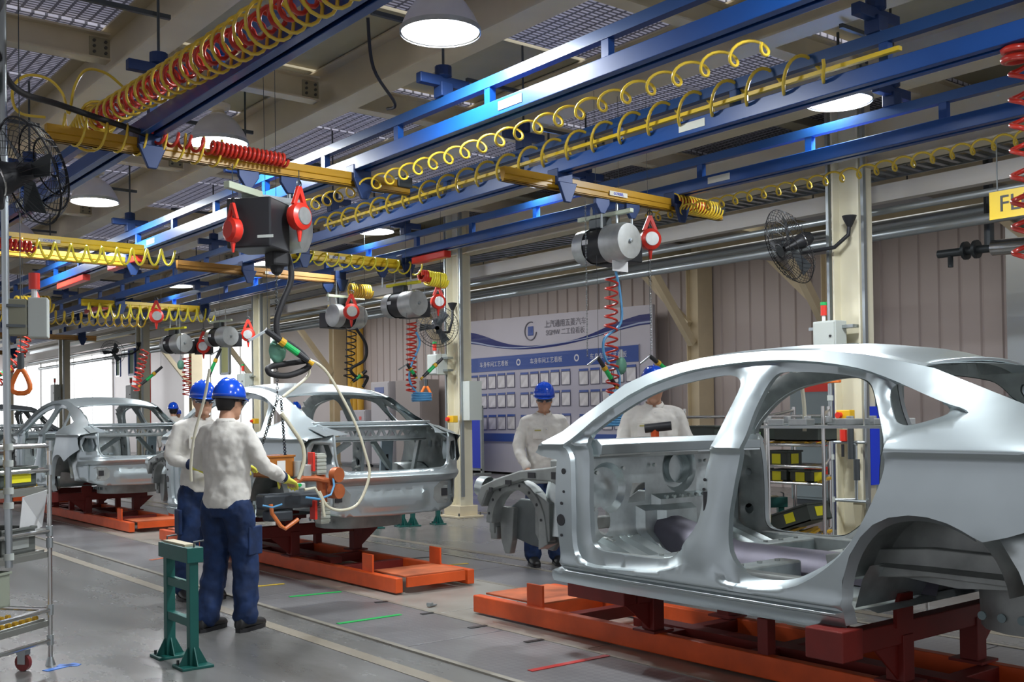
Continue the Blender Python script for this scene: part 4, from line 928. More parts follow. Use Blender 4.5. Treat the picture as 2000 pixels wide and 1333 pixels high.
def cable(lab, m_, pts, r_, grp=None, nm='hanging_cable'):
    # smooth through points
    P = [V(p) for p in pts]; out = []
    for i in range(len(P)-1):
        a = P[max(0, i-1)]; b = P[i]; c = P[i+1]; d = P[min(len(P)-1, i+2)]
        for k in range(6):
            t_ = k/6; out.append(.5*((2*b)+(c-a)*t_+(2*a-5*b+4*c-d)*t_*t_+(3*b-a-3*c+d)*t_**3))
    out.append(P[-1]); o = G().tube(out, r_, 7).build(nm, m_, None, True, ang=80, org=P[0]); tag(o, lab, 'cable', grp); return o
cable('thick black cable snaking down from the boxed hoist', rubber, [(3.55, 7.36, 2.72), (3.66, 7.4, 2.72), (3.71, 7.42, 2.62), (3.71, 7.42, 2.50), (3.64, 7.42, 2.34), (3.59, 7.42, 2.19), (3.61, 7.42, 2.06), (3.70, 7.42, 2.02), (3.80, 7.42, 1.95), (3.86, 7.42, 1.87), (3.80, 7.42, 1.82), (3.67, 7.42, 1.78), (3.55, 7.42, 1.79), (3.53, 7.45, 1.83), (3.60, 7.47, 1.86), (3.84, 7.45, 1.90)], .024)
cable('cream hose looping from the tool down to the second car body', hoseC, [(3.88, 7.45, 1.91), (4.06, 7.5, 1.81), (4.29, 7.5, 1.44), (4.40, 7.5, 1.15), (4.43, 7.5, .98), (4.33, 7.5, .77), (4.18, 7.5, .72), (4.05, 7.5, .76), (3.98, 7.5, .88)], .012)
cable('cream hose beside the sling chains of the weld gun', hoseC, [(3.86, 7.45, 1.88), (3.87, 7.45, 1.79), (3.75, 7.45, 1.69), (3.65, 7.45, 1.62)], .012)
cable('thick cream hose down the right of the orange-brown bin', hoseC, [(3.66, 7.5, 1.50), (3.76, 7.52, 1.38), (3.86, 7.55, 1.25), (3.88, 7.56, 1.12), (3.84, 7.58, .98)], .016)
cable('cream cord hanging in front of the goggled worker', hoseC, [(2.31, 5.6, 1.73), (2.30, 5.6, 1.68), (2.29, 5.6, 1.62), (2.27, 5.6, 1.54), (2.22, 5.6, 1.37), (2.20, 5.6, 1.22), (2.20, 5.6, 1.12)], .008)
cable('blue-grey hose curving beside the red spiral by the notice board', hoseB, [(6.45, 6.7, 2.7), (6.50, 6.7, 2.5), (6.50, 6.7, 2.25), (6.30, 6.7, 2.10), (6.32, 6.7, 1.92), (6.45, 6.7, 1.85), (6.47, 6.7, 1.7), (6.36, 6.7, 1.62)], .012)
cable('blue-grey hose beside the red spiral near the stepped-base column', hoseB, [(7.15, 10.95, 2.5), (7.20, 10.95, 2.35), (7.08, 10.95, 2.1), (7.05, 10.95, 1.9), (7.18, 10.95, 1.72), (7.30, 10.95, 1.68)], .014)
cable('black hose snaking under the red-faced balancer', rubber, [(6.86, 11.9, 2.6), (7.0, 11.9, 2.4), (6.98, 11.9, 2.2), (6.78, 11.9, 2.08), (6.86, 11.9, 1.98), (7.02, 11.9, 1.98), (6.95, 11.9, 1.85)], .02)
for k, (cx, cy, cz, r_, lab) in enumerate([(6.42, 6.72, 1.40, .11, 'pale blue coil of hose hanging before the notice board'), (7.22, 10.95, 1.70, .12, 'pale blue coil of hose above the rear of the second body')]):
    o = G().coil([(cx, cy, cz-.05), (cx, cy, cz+.05)], r_, .010, 5, 6, 24).build('hose_coil', hoseB, None, True, ang=80, org=(cx, cy, cz)); tag(o, lab, 'hose', 'hanging coils of pale blue hose')
cable('orange-red hose on the cowl beside the far worker', hoseR, [(5.88, 5.0, 1.42), (6.0, 5.0, 1.40), (6.1, 4.95, 1.32), (6.15, 4.9, 1.24)], .014)
cable('pale yellow hose bowed behind the nearest body\'s B-pillar', hoseC, [(6.9, 5.2, 1.9), (7.0, 5.2, 1.75), (7.05, 5.2, 1.5), (7.05, 5.2, 1.3)], .016)
cable('black hose drooping from the ceiling right of the top lamp', rubber, [(3.75, 6.3, 4.2), (3.85, 6.4, 3.9), (4.15, 6.6, 3.75), (4.27, 6.9, 3.8)], .012)
# green pistol tools hanging by their tails
def tool(lab, p, q, s=1., mats=(greenp, orangep, black)):
    p = V(p); q = V(q); d = (q-p).normalized(); L = (q-p).length
    t = thing('air_tool', lab, 'tool', tuple(p), 'green and black hanging air tools')
    G().cyl(p, p+d*L*.30, .018*s, .020*s, n=10).build('tail_sleeve', black, t, True)
    G().cyl(p+d*L*.30, p+d*L*.40, .026*s, .026*s, n=10).build('amber_collar', amber, t, True)
    G().cyl(p+d*L*.40, p+d*L*.68, .020*s, .022*s, n=10).build('green_grip', mats[0], t, True)
    G().cyl(p+d*L*.68, p+d*L*.90, .022*s, .015*s, n=10).build('black_head', black, t, True)
    G().cyl(p+d*L*.90, q, .010*s, .016*s, n=8).build('amber_tip', amber, t, True)
    G().cyl(p+d*L*.05, p+V((0, 0, 4.24-p.z)), .0025, n=4).build('hanging_cord', dgrey, t)
    G().bar(p+d*L*.02, p+d*L*.02+V((-.12, 0, -.07))*s, .014*s, .014*s).build('hook_arm', zinc, t)
    return t
tool('green air tool with its arm to the left, before the notice board', (6.22, 6.7, 1.95), (6.45, 6.7, 1.68))
tool('green air tool pointing down right, above the far worker\'s helmet', (6.80, 6.65, 1.97), (7.06, 6.6, 1.79))
tool('long green and orange tool beside the thick black cable', (3.48, 7.38, 2.12), (3.86, 7.36, 1.87), 1.2)
tool('green tool tilted up right beside the stepped-base column', (7.50, 10.9, 2.18), (7.18, 10.9, 1.92), 1.1)
tool('small green tool beside the black hose above the second body', (7.0, 11.9, 2.06), (6.78, 11.9, 1.90), 1.2)
tool('green tool slanting at the left beyond the third car body', (3.95, 16.3, 2.32), (3.45, 16.3, 2.02), 1.3)
tool('green tool slanting left of the fan column', (5.7, 15.6, 2.25), (5.35, 15.6, 1.95), 1.1)
tool('blue-tipped dark tool hanging above the right-hand worker', (6.95, 16.4, 2.6), (6.7, 16.4, 2.05), 1.3)
tool('small green tool left of the red spiral near the stepped column', (6.98, 10.9, 2.1), (7.12, 10.9, 1.93), 1.)
for k, (p, lab) in enumerate([((3.62, 7.47, 1.97), 'faded green oval balancer body on the black cable above the weld gun'), ((6.50, 6.7, 1.88), 'green valve block beside the red spiral before the notice board'), ((6.52, 17.0, 2.36), 'dark green oval valve under the far left drum hoist')]):
    t = thing('valve_body', lab, 'valve', p, 'green valve bodies')
    G().ball(p, .085 if k == 0 else .07, 12, (.85, .5, 1.15)).build('casting', mgreen, t, True)
    G().cyl(V(p)+V((0, 0, .07)), V(p)+V((0, 0, .14)), .015).build('top_fitting', zinc, t)
    G().cyl(V(p)+V((0, 0, .1)), V((p[0], p[1], 4.24)), .0025, n=4).build('hanging_cord', dgrey, t)
# ---- fans
def fan(lab, c, ax, mount, cage, sc=1.):
    t = local('wall_fan', lab, 'fan', c, 'pedestal-head fans on the columns')
    ax = V(ax).normalized(); r_ = .30*sc
    x, y, d = G().frame(ax); g = G()
    for k in range(40):
        a = 2*pi*k/40; u = x*cos(a)+y*sin(a)
        g.tube([u*.05*sc+d*.11, u*.16*sc+d*.10, u*.26*sc+d*.06, u*r_, u*.26*sc-d*.06, u*.12*sc-d*.09], .0022*sc, 3)
    g.build('wire_cage', cage, t)['kind'] = 'stuff'
    g = G()
    for rr, h in ((.30*sc, 0), (.24*sc, .07), (.16*sc, .10), (.06*sc, .11)): g.lathe([(rr-.004, h-.004), (rr+.004, h), (rr-.004, h+.004)], (0, 0, 0), ax, 40)
    g.build('cage_ring', cage, t)
    for k in range(3):
        a = 2*pi*k/3; u = x*cos(a)+y*sin(a); v_ = d.cross(u)
        G().add([u*.04-v_*.03+d*.0, (u*.24-v_*.06)*sc+d*.03, (u*.25+v_*.06)*sc-d*.02, u*.04+v_*.03-d*.01, u*.04-v_*.03+d*.004, (u*.24-v_*.06)*sc+d*.034, (u*.25+v_*.06)*sc-d*.016, u*.04+v_*.03-d*.006], [(0, 1, 2, 3), (7, 6, 5, 4), (0, 4, 5, 1), (1, 5, 6, 2), (2, 6, 7, 3), (3, 7, 4, 0)]).build('blade', dgrey, t)
    o = G().lathe([(.03, .06), (.04, .0), (.06, -.08), (.075, -.12), (.075, -.20), (.05, -.25), (0, -.255)], (0, 0, 0), ax, 20).build('motor', black, t, True, ang=30)
    G().lathe([(.077, -.15), (.079, -.155), (.077, -.16)], (0, 0, 0), ax, 20).build('motor_band', chrome, o)
    m0 = V(mount)-V(c); e = d*-.14+V((0, 0, -.12))
    P = [d*-.12+V((0, 0, -.02)), e, V((m0.x*.75, m0.y*.75, e.z+.02)), V((m0.x*.98, m0.y*.98, (e.z+m0.z)/2)), m0]
    G().tube(P, .02, 10).build('swan_neck', black, t, True, ang=80)
    G().lathe([(.02, -.06), (.06, .02), (.07, .05), (0, .06)], m0, (0, 0, 1), 14).build('wall_bracket', black, t, True)
    return t
fan('black fan on a bent arm left of the near column', (8.62, 6.50, 3.08), (-.80, .42, -.42), (8.86, 5.98, 3.28), black, 1.3)
fan('grey-caged fan on the far column at left', (8.5, 26.6, 3.15), (-.6, -.7, -.3), (8.86, 25.8, 3.30), dgrey)
fan('dark fan behind the yellow-bar hoist, on the stepped-base column', (8.45, 12.4, 2.72), (-.5, -.75, -.35), (8.86, 12.6, 3.05), black)
cf = fan('large dark fan cage blurred in the upper left corner', (1.24, 5.0, 2.56), (.85, .15, .35), (1.05, 4.9, 3.2), black, .8)
o = thing('dark_beam_end', 'dark greenish conveyor beam end in the top left corner', 'beam', (1.0, 4.6, 3.2))
G().bar((.9, 4.2, 3.55), (1.35, 6.4, 3.30), .10, .12).build('beam_body', mat('dark_green_grey', (.06, .08, .075), .5), o, bevel=.01)
cable('slack yellow hose arcs left of the top left spiral', hoseY, [(2.46, 7.45, 3.78), (2.35, 7.45, 3.85), (2.22, 7.45, 3.85), (2.14, 7.45, 3.72), (2.10, 7.45, 3.53), (2.06, 7.45, 3.66), (1.97, 7.45, 3.74), (1.84, 7.45, 3.74), (1.76, 7.45, 3.66), (1.75, 7.45, 3.55), (1.80, 7.45, 3.48), (1.95, 7.45, 3.48)], .010, None, 'slack_hose')
cable('dark cable draped to the left end of the ochre beam', rubber, [(1.30, 6.0, 3.5), (1.55, 6.6, 3.40), (1.95, 7.1, 3.48), (2.4, 7.2, 3.43), (2.55, 7.2, 3.40)], .02)
# ================================================================ NOTICE BOARD
t = thing('notice_board', 'tall pale notice board with navy wave, emblem and rows of document pockets', 'notice board', (16.45, 19.7, 0))
BXX = 16.42
lil = mat('pale_lilac_board', (.50, .50, .58), .35, 0, .05, 1)
G().add([(BXX, 15.95, .05), (BXX, 23.7, .05), (BXX, 23.7, 3.97), (BXX, 15.95, 3.80), (BXX+.08, 15.95, .05), (BXX+.08, 23.7, .05), (BXX+.08, 23.7, 3.97), (BXX+.08, 15.95, 3.80)], [(0, 1, 2, 3), (7, 6, 5, 4), (0, 4, 5, 1), (1, 5, 6, 2), (2, 6, 7, 3), (3, 7, 4, 0)]).build('panel', lil, t)
nv = mat('navy_print', (.012, .025, .17), .25, coat=.4); nv2 = mat('blue_print', (.04, .09, .34), .3, coat=.4)
def wave(m_, up_, lo_, x):
    g = G(); n = 40; vs = []
    for k in range(n+1):
        y = 15.98+(23.3-15.98)*k/n; vs += [(x, y, lerp(y, lo_)), (x, y, lerp(y, up_))]
    return g.add(vs, [(2*k, 2*k+2, 2*k+3, 2*k+1) for k in range(n)])
def sm(T):      # smooth a polyline of (y, z)
    P = resample([(a, b) for a, b in T], .25, 2, False); return sorted(P)
wave(nv, sm([(15.9, 3.66), (17.0, 3.52), (18.1, 3.24), (19.2, 3.14), (20.4, 3.17), (21.2, 3.30), (21.9, 3.52), (22.6, 3.68), (23.4, 3.70)]), sm([(15.9, 3.42), (17.0, 3.32), (18.1, 3.17), (19.2, 3.08), (20.4, 3.08), (21.4, 3.18), (22.2, 3.32), (23.0, 3.41), (23.4, 3.42)]), BXX-.006).build('wave_band', nv, t, fix=False)
wave(nv2, sm([(15.9, 3.50), (17.0, 3.37), (18.1, 3.20), (20.4, 3.12), (21.6, 3.25), (22.4, 3.42), (23.4, 3.48)]), sm([(15.9, 3.46), (17.0, 3.34), (18.1, 3.18), (20.4, 3.10), (21.6, 3.22), (22.4, 3.38), (23.4, 3.44)]), BXX-.009).build('wave_highlight', mat('wave_light', (.35, .42, .60), .3), t, fix=False)
G().coil([(BXX-.012, 20.05, 3.52), (BXX-.011, 20.05, 3.52)], .22, .016, .78, 5, 40, ph=1.2).build('emblem_ring', mat('print_grey', (.16, .16, .20), .5), t)
G().box((BXX-.012, 20.05, 3.52), (.006, .20, .22)).box((BXX-.014, 20.05, 3.52), (.006, .09, .10)).build('emblem_block', nv2, t)
ink = mat('print_grey', (.16, .16, .20), .5)
text('上汽通用五菱汽车', .185, ink, t, (BXX-.012, 18.78, 3.62), (0, -1, -.03), (0, 0, 1), 'company_lettering')
text('SGMW 二工位看板', .165, ink, t, (BXX-.012, 18.78, 3.42), (0, -1, -.03), (0, 0, 1), 'company_lettering')
G().b2((BXX-.03, 16.35, .80), (BXX, 22.95, 2.98)).build('pocket_panel', mat('pocket_panel_lilac', (.44, .44, .53), .3), t)
G().b2((BXX-.04, 16.35, 2.60), (BXX-.03, 22.72, 2.96)).build('blue_header', nv2, t)
for k, y in enumerate((21.5, 19.45, 17.3)):
    text('车身车间工艺看板', .15, mat('header_lettering', (.62, .64, .72), .5), t, (BXX-.043, y, 2.77), (0, -1, 0), (0, 0, 1), 'header_lettering')
    G().lathe([(.05, 0), (.085, 0)], (BXX-.043, y+1.05, 2.78), (-1, 0, 0), 18).build('header_emblem', mat('header_lettering', (.62, .64, .72)), t)
G().b2((BXX-.04, 16.35, .82), (BXX-.03, 22.9, 1.02)).build('blue_footer', nv2, t)
G().b2((BXX-.05, 22.72, .80), (BXX-.02, 22.97, 2.98)).build('side_strip', mat('strip_grey', (.20, .20, .23), .5), t)
G().b2((BXX-.05, 22.66, 2.58), (BXX-.035, 22.78, 2.98)).build('header_end', bluep, t)
pk = None; pm = mat('clear_document_pocket', (.60, .60, .63), .12, 0, .25, 5, .3, coat=.8)
for c, y0 in enumerate((22.36, 20.28, 18.12)):
    for i in range(5):
        for zc in (2.31, 1.82, 1.27):
            y = y0-.385*i; zz = zc+.005*i
            if pk is None:
                pk = G().box((0, 0, 0), (.012, .30, .30)).build('document_pocket', pm, None); pk.parent = t
                lb = G().box((-.004, 0, .185), (.012, .30, .05)).build('pocket_label', nv2, None); lb.parent = pk
                fr = G().bar((-.008, -.155, -.155), (-.008, .155, -.155), .012).bar((-.008, -.155, .155), (-.008, .155, .155), .012).bar((-.008, -.155, -.155), (-.008, -.155, .155), .012).bar((-.008, .155, -.155), (-.008, .155, .155), .012).build('pocket_frame', mat('pocket_frame', (.10, .10, .16), .4), None); fr.parent = pk
                pp = pk
            else:
                pp = pk.copy(); COL.objects.link(pp)
                for s_ in (lb, fr):
                    c2 = s_.copy(); COL.objects.link(c2); c2.parent = pp
            pp.location = V((BXX-.036, y, zz))-V(t['_o'])
# blue stand-up board and cabinets along the wall
t = thing('blue_screen', 'bright blue standing screen in a grey frame, left of the notice board', 'screen', (15.9, 22.1, 0))
G().box((15.9, 22.1, .92), (.04, 1.35, 1.52)).build('blue_panel', bluep, t)
for y in (21.4, 22.8): G().box((15.9, y, .87), (.07, .06, 1.70)).build('frame_post', grey, t)
G().box((15.9, 22.1, 1.70), (.07, 1.46, .05)).box((15.9, 22.1, .12), (.07, 1.46, .05)).build('frame_rail', grey, t)
for y in (21.4, 22.8): G().box((15.9, y, .02), (.5, .08, .04)).build('foot', grey, t)
def cabinet(lab, x, y, w, h, m_, d=.6, mark=None, cat='cabinet', grp=None):
    t = thing('control_cabinet', lab, cat, (x, y, 0), grp)
    G().b2((x-d/2, y-w/2, .08), (x+d/2, y+w/2, h)).build('body', m_, t, bevel=.01)
    G().b2((x-d/2-.02, y-w/2+.03, .12), (x-d/2, y+w/2-.03, h-.04)).build('door', m_, t, bevel=.006)
    G().b2((x-d/2+.03, y-w/2+.03, 0), (x+d/2-.03, y+w/2-.03, .08)).build('plinth', dgrey, t)
    G().cyl((x-d/2-.02, y-w/2+.1, h*.55), (x-d/2-.05, y-w/2+.1, h*.55), .03, n=10).build('handle', dgrey, t)
    if mark: 
        for (dy, z, w_, h_, mm) in mark: G().b2((x-d/2-.03, y+dy-w_/2, z-h_/2), (x-d/2-.02, y+dy+w_/2, z+h_/2)).build('placard', mm, t)
    return t
palec = mat('pale_lilac_cabinet', (.52, .52, .56), .5); greyb = mat('grey_blue_cabinet', (.22, .27, .28), .5)
cabinet('pale cabinet with a small blue sign, behind the rear window of the second body', 16.4, 26.6, 1.0, 2.5, palec, mark=[(0, 2.25, .5, .18, nv2)], grp='cabinets by the far wall')
cabinet('grey cabinet just left of the stepped-base column', 16.4, 25.1, 1.3, 2.5, mat('warm_grey_cabinet', (.34, .31, .30), .5), grp='cabinets by the far wall')
cabinet('low pale cabinet with a red button behind the second body', 16.4, 28.2, 1.5, 1.7, palec, mark=[(-.5, 1.45, .12, .1, red)], grp='cabinets by the far wall')
cabinet('tall grey-blue cabinet with red placards, seen through the rear door of the nearest body', 14.3, 10.1, 1.0, 2.15, greyb, mark=[(.0, 1.85, .5, .16, red), (.0, 1.0, .5, .14, red), (.0, .55, .45, .12, red)], grp='grey-blue cabinets')
cabinet('grey-blue cabinet seen through the quarter window of the nearest body', 13.6, 8.9, .75, 1.85, greyb, grp='grey-blue cabinets')
cabinet('brown crate-like cabinet behind the quarter window', 14.6, 7.7, 1.4, 1.3, mat('brown_crate', (.18, .12, .09), .7), .8, grp=None)
for k, y in enumerate((29.0, 29.3, 29.6)):
    o = G().cyl((16.85, y, .2), (16.85, y, 5.0), .10, n=12).build('gas_pipe', mat('pipe_yellow', (.72, .42, .04), .4), smooth=True, org=(16.85, y, .2))
    tag(o, ['right-hand', 'middle', 'left-hand'][k]+' vertical yellow pipe on the wall above the second body', 'pipe', 'vertical yellow pipes')
for k, (x, y, m_, lab) in enumerate([(16.6, 47, red, 'vertical red pipe left of the goggled worker'), (16.8, 3.9, zinc, 'broad grey riser on the right-hand wall'), (16.8, 11.0, dgrey, 'thin dark conduit with a red alarm box on the wall'), (16.8, 5.6, dgrey, 'dark vertical strip left of the yellow lettered sign'), (16.8, 8.15, zinc, 'wide zinc riser right of the near column')]):
    o = G().b2((x-.08, y-(.28 if m_ is zinc else .05), 0), (x+.05, y+(.28 if m_ is zinc else .05), 4.8)).build('wall_riser', m_, org=(x, y, 0)); tag(o, lab, 'pipe')
o = G().box((16.65, 11.0, 3.35), (.12, .22, .24)).build('alarm_box', red, org=(16.65, 11, 3.35)); tag(o, 'small red alarm box on the far wall right of the notice board', 'alarm')
# ================================================================ SIGNS
sy = mat('sign_yellow', (.80, .55, .01), .45)
t = thing('hanging_sign', 'yellow sign reading FL03 at the right edge of the picture', 'sign', (9.0, 4.3, 3.2))
G().box((9.0, 4.36, 3.22), (.012, .62, .24)).build('sign_plate', sy, t)
text('FL03', .20, black, t, (8.992, 4.39, 3.22), (0, -1, 0), (0, 0, 1))
for y in (4.15, 4.6): G().cyl((9.0, y, 3.34), (9.0, y, 3.82), .006, n=6).build('hanger', zinc, t)
t = thing('hanging_sign', 'small orange-yellow sign reading FL050R above a white notice, left of the middle', 'sign', (9.0, 16.3, 3.3))
G().box((9.0, 16.33, 3.35), (.012, .50, .17)).build('sign_plate', sy, t)
text('FL050R', .13, black, t, (8.992, 16.33, 3.35), (0, -1, 0), (0, 0, 1))
G().box((9.0, 16.33, 3.14), (.012, .48, .22)).build('white_notice', white, t)
G().prism([(-.05, .03), (.05, .03), (0, -.05)], (8.99, 16.48, 3.17), (0, -1, 0), (0, 0, 1), .003).build('red_triangle', red, t)
text('注意安全', .05, black, t, (8.992, 16.24, 3.19), (0, -1, 0), (0, 0, 1))
for y in (16.15, 16.5): G().cyl((9.0, y, 3.43), (9.0, y, 3.82), .006, n=6).build('hanger', zinc, t)
for k, (x, y, z, m_, lab) in enumerate([(9.0, 26.2, 2.9, mat('pale_green_card', (.40, .55, .38), .6), 'green card in a blue frame on the fan column'), (12.5, 38, 3.35, mat('pale_green_card', (.40, .55, .38)), 'green card in a blue frame left of the far drum hoists'), (9.0, 20.6, 2.7, mat('olive_card', (.45, .45, .20), .6), 'olive card hanging under the drum hoist above the workers')]):
    t = thing('framed_card', lab, 'card', (x, y, z), 'small framed cards')
    G().box((x-.16, y, z), (.01, .42, .62)).build('card', m_, t); 
    g = G()
    for s_ in (-1, 1): g.bar((x-.17, y+s_*.21, z-.31), (x-.17, y+s_*.21, z+.31), .05).bar((x-.17, y-.21, z+s_*.31), (x-.17, y+.21, z+s_*.31), .05)
    g.build('card_frame', nv2 if k < 2 else zinc, t)
# ================================================================ BOXES AND AIR GEAR ON THE COLUMNS
def col_box(y, z, lab, side=-1, beacon=True, x=8.80, w=.26, h=.30):
    t = thing('switch_box', lab, 'switch box', (x, y, z), 'pale switch boxes on the columns')
    G().box((x, y, z), (.18, w, h)).build('box_body', lgrey, t, bevel=.008)
    G().box((x-.095, y, z), (.01, w-.03, h-.03)).build('box_door', lgrey, t, bevel=.004)
    G().cyl((x-.10, y-w*.3, z), (x-.112, y-w*.3, z), .012, n=8).build('lock', black, t)
    [G().box((8.86, y, z+q*h*.3), (.10, .5, .03)).build('clamp_bar', zinc, t) for q in (-1, 1)]
    if beacon:
        G().cyl((x, y+w*.25, z+h*.5), (x, y+w*.25, z+h*.5+.06), .018, n=10).build('beacon_stem', white, t)
        G().cyl((x, y+w*.25, z+h*.5+.06), (x, y+w*.25, z+h*.5+.16), .03, n=12).build('red_beacon', red, t, True)
        G().cyl((x, y+w*.25, z+h*.5+.16), (x, y+w*.25, z+h*.5+.19), .032, n=12).build('green_cap', greenp, t, True)
    return t
col_box(6.18, 2.18, 'pale grey switch box with a red beacon on the near column, above the nearest roof')
col_box(12.92, 2.22, 'pale switch box with a beacon on the stepped-base column')
o = G().box((9.02, 12.36, 1.68), (.22, .16, .56)).build('junction_box', lgrey, org=(9, 12.36, 1.68)); tag(o, 'tall pale box on the right side of the stepped-base column', 'switch box')
col_box(26.1, 2.1, 'small switch box with a red beacon on the fan column, above the third roof', w=.4, h=.45)
col_box(19.6, 2.2, 'dull switch box on the column left of the second car roof', w=.35, h=.3)
col_box(32.7, 2.3, 'tiny switch box with a red beacon on the far thin column', w=.4, h=.5)
def estop(x, y, z, lab):
    t = thing('stop_switch', lab, 'switch', (x, y, z), 'yellow stop switches on the columns')
    G().box((x, y, z), (.09, .15, .10)).build('switch_case', mat('switch_yellow', (.82, .48, .02), .4), t, bevel=.008)
    G().cyl((x-.045, y+.03, z), (x-.085, y+.03, z), .03, n=14).build('red_button', red, t, True)
estop(8.80, 6.02, 1.42, 'yellow stop switch with red button on the near column, seen through the rear door')
estop(8.80, 12.55, 1.42, 'yellow stop switch on the stepped-base column')
estop(8.80, 19.15, 1.42, 'yellow stop switch on the column behind the workers')
t = thing('air_filter_set', 'air filter set with a red knob on galvanised pipes, on the near column', 'air filter', (8.82, 6.02, 1.15))
G().tube([(8.84, 6.20, 1.16), (8.84, 5.98, 1.16), (8.84, 5.93, 1.13)], .016, 8).tube([(8.84, 5.94, 1.13), (8.84, 5.94, .62), (8.84, 6.2, .60)], .016, 8).tube([(8.84, 5.83, 1.16), (8.84, 5.98, 1.16)], .016, 8).tube([(8.84, 5.83, .60), (8.84, 6.2, .60)], .016, 8).tube([(8.84, 5.84, 1.16), (8.84, 5.82, 1.8)], .014, 8).build('pipes', zinc, t, True)
G().cyl((8.82, 6.06, 1.17), (8.82, 6.06, 1.28), .035, n=14).build('red_knob', red, t, True)
G().cyl((8.82, 5.98, 1.0), (8.82, 5.98, 1.30), .03, n=12).build('filter_bowl', dgrey, t, True)
G().cyl((8.82, 6.07, 1.02), (8.82, 6.07, 1.14), .015, n=10).build('drain', black, t, True)
G().cyl((8.82, 5.92, .80), (8.82, 5.92, 1.0), .03, n=12).build('lower_bowl', dgrey, t, True)
G().prism([(-.05, 0), (.05, 0), (.03, -.22), (-.03, -.22)], (8.84, 5.93, .58), (0, 1, 0), (0, 0, 1), .05).build('drip_cup', creamd, t)
for k, (y, lab) in enumerate([(6.21, 'blue sheet strip on the left side of the near column'), (5.87, 'blue curved sheet on the right side of the near column')]):
    o = G().b2((8.95, y-.02, .2 if k == 0 else .75), (9.1, y+.02, 1.68 if k == 0 else 1.50)).build('blue_strip', bluep, org=(9, y, .5)); tag(o, lab, 'sheet', 'blue sheets on the near column')
t = thing('orange_capped_pole', 'slim aluminium pole with an orange top beside the near column', 'pole', (8.62, 6.06, 0))
G().cyl((8.62, 6.06, 0), (8.62, 6.06, 1.72), .022, n=10).build('pole', zinc, t, True)
for z in (.6, 1.0, 1.25, 1.56): G().cyl((8.62, 6.06, z), (8.62, 6.06, z+.05), .030, n=10).build('pole_joint', lgrey, t, True)
G().box((8.62, 6.05, 1.74), (.05, .20, .03)).build('orange_top', orangep, t, bevel=.008)
def tri_handle(lab, c, s, m_, ax=(0.785, -.619, 0)):
    t = thing('triangle_handle', lab, 'handle', c, 'orange triangular pull handles')
    ax = V(ax); u = V((0, 0, 1)); P = resample([(-.5, -.45), (.5, -.45), (.12, .5), (-.12, .5)], .12, 2)
    P = P+[P[0], P[1]]
    G().tube([V(c)+ax*a*s+u*b*s for a, b in P], .10*s, 8).build('ring', m_, t, True, ang=80)
    G().cyl(V(c)+u*s*.5, V(c)+u*(s*.5+.10), .02*s/.15, n=8).build('swivel', dgrey, t)
    G().cyl(V(c)+u*(s*.5+.10), V((c[0], c[1], 4.24)), .003, n=5).build('pull_cord', dgrey, t)
    return t
tri_handle('large orange triangular pull handle hanging at the left edge', (1.68, 7.0, 1.70), .155, orangep)
tri_handle('small orange triangular handle hanging by the stepped-base column', (8.55, 12.85, 1.80), .20, orangep)
t = thing('pipe_valve', 'dark wall pipe with a flanged valve and shiny sleeve at the right edge', 'valve', (11, 5.8, 3.17))
G().cyl((11, 6.3, 3.18), (11, 5.66, 3.17), .045, n=12).build('pipe', dgrey, t, True)
for y in (5.88, 6.0): G().cyl((11, y, 3.18), (11, y-.035, 3.18), .10, n=14).build('flange', dgrey, t, True)
G().cyl((11, 6.16, 3.17), (11, 6.16, 3.02), .03, n=8).build('stub', dgrey, t)
G().cyl((11, 5.68, 3.17), (11, 4.6, 3.12), .085, n=18).build('shiny_sleeve', chrome, t, True)
G().cyl((11, 5.72, 3.2), (11, 5.72, 4.9), .05, n=10).build('vertical_pipe', dgrey, t)
# red spiral at the right edge
g = G().coil([(5.68, 2.76, 3.5), (5.68, 2.76, 3.3)], .085, .02, 4, 6, 14).coil([(5.68, 2.76, 3.3), (5.68, 2.76, 2.2)], .055, .014, 8, 6, 14); hose('thick red spiral hose hanging at the right edge of the picture', hoseR, g)

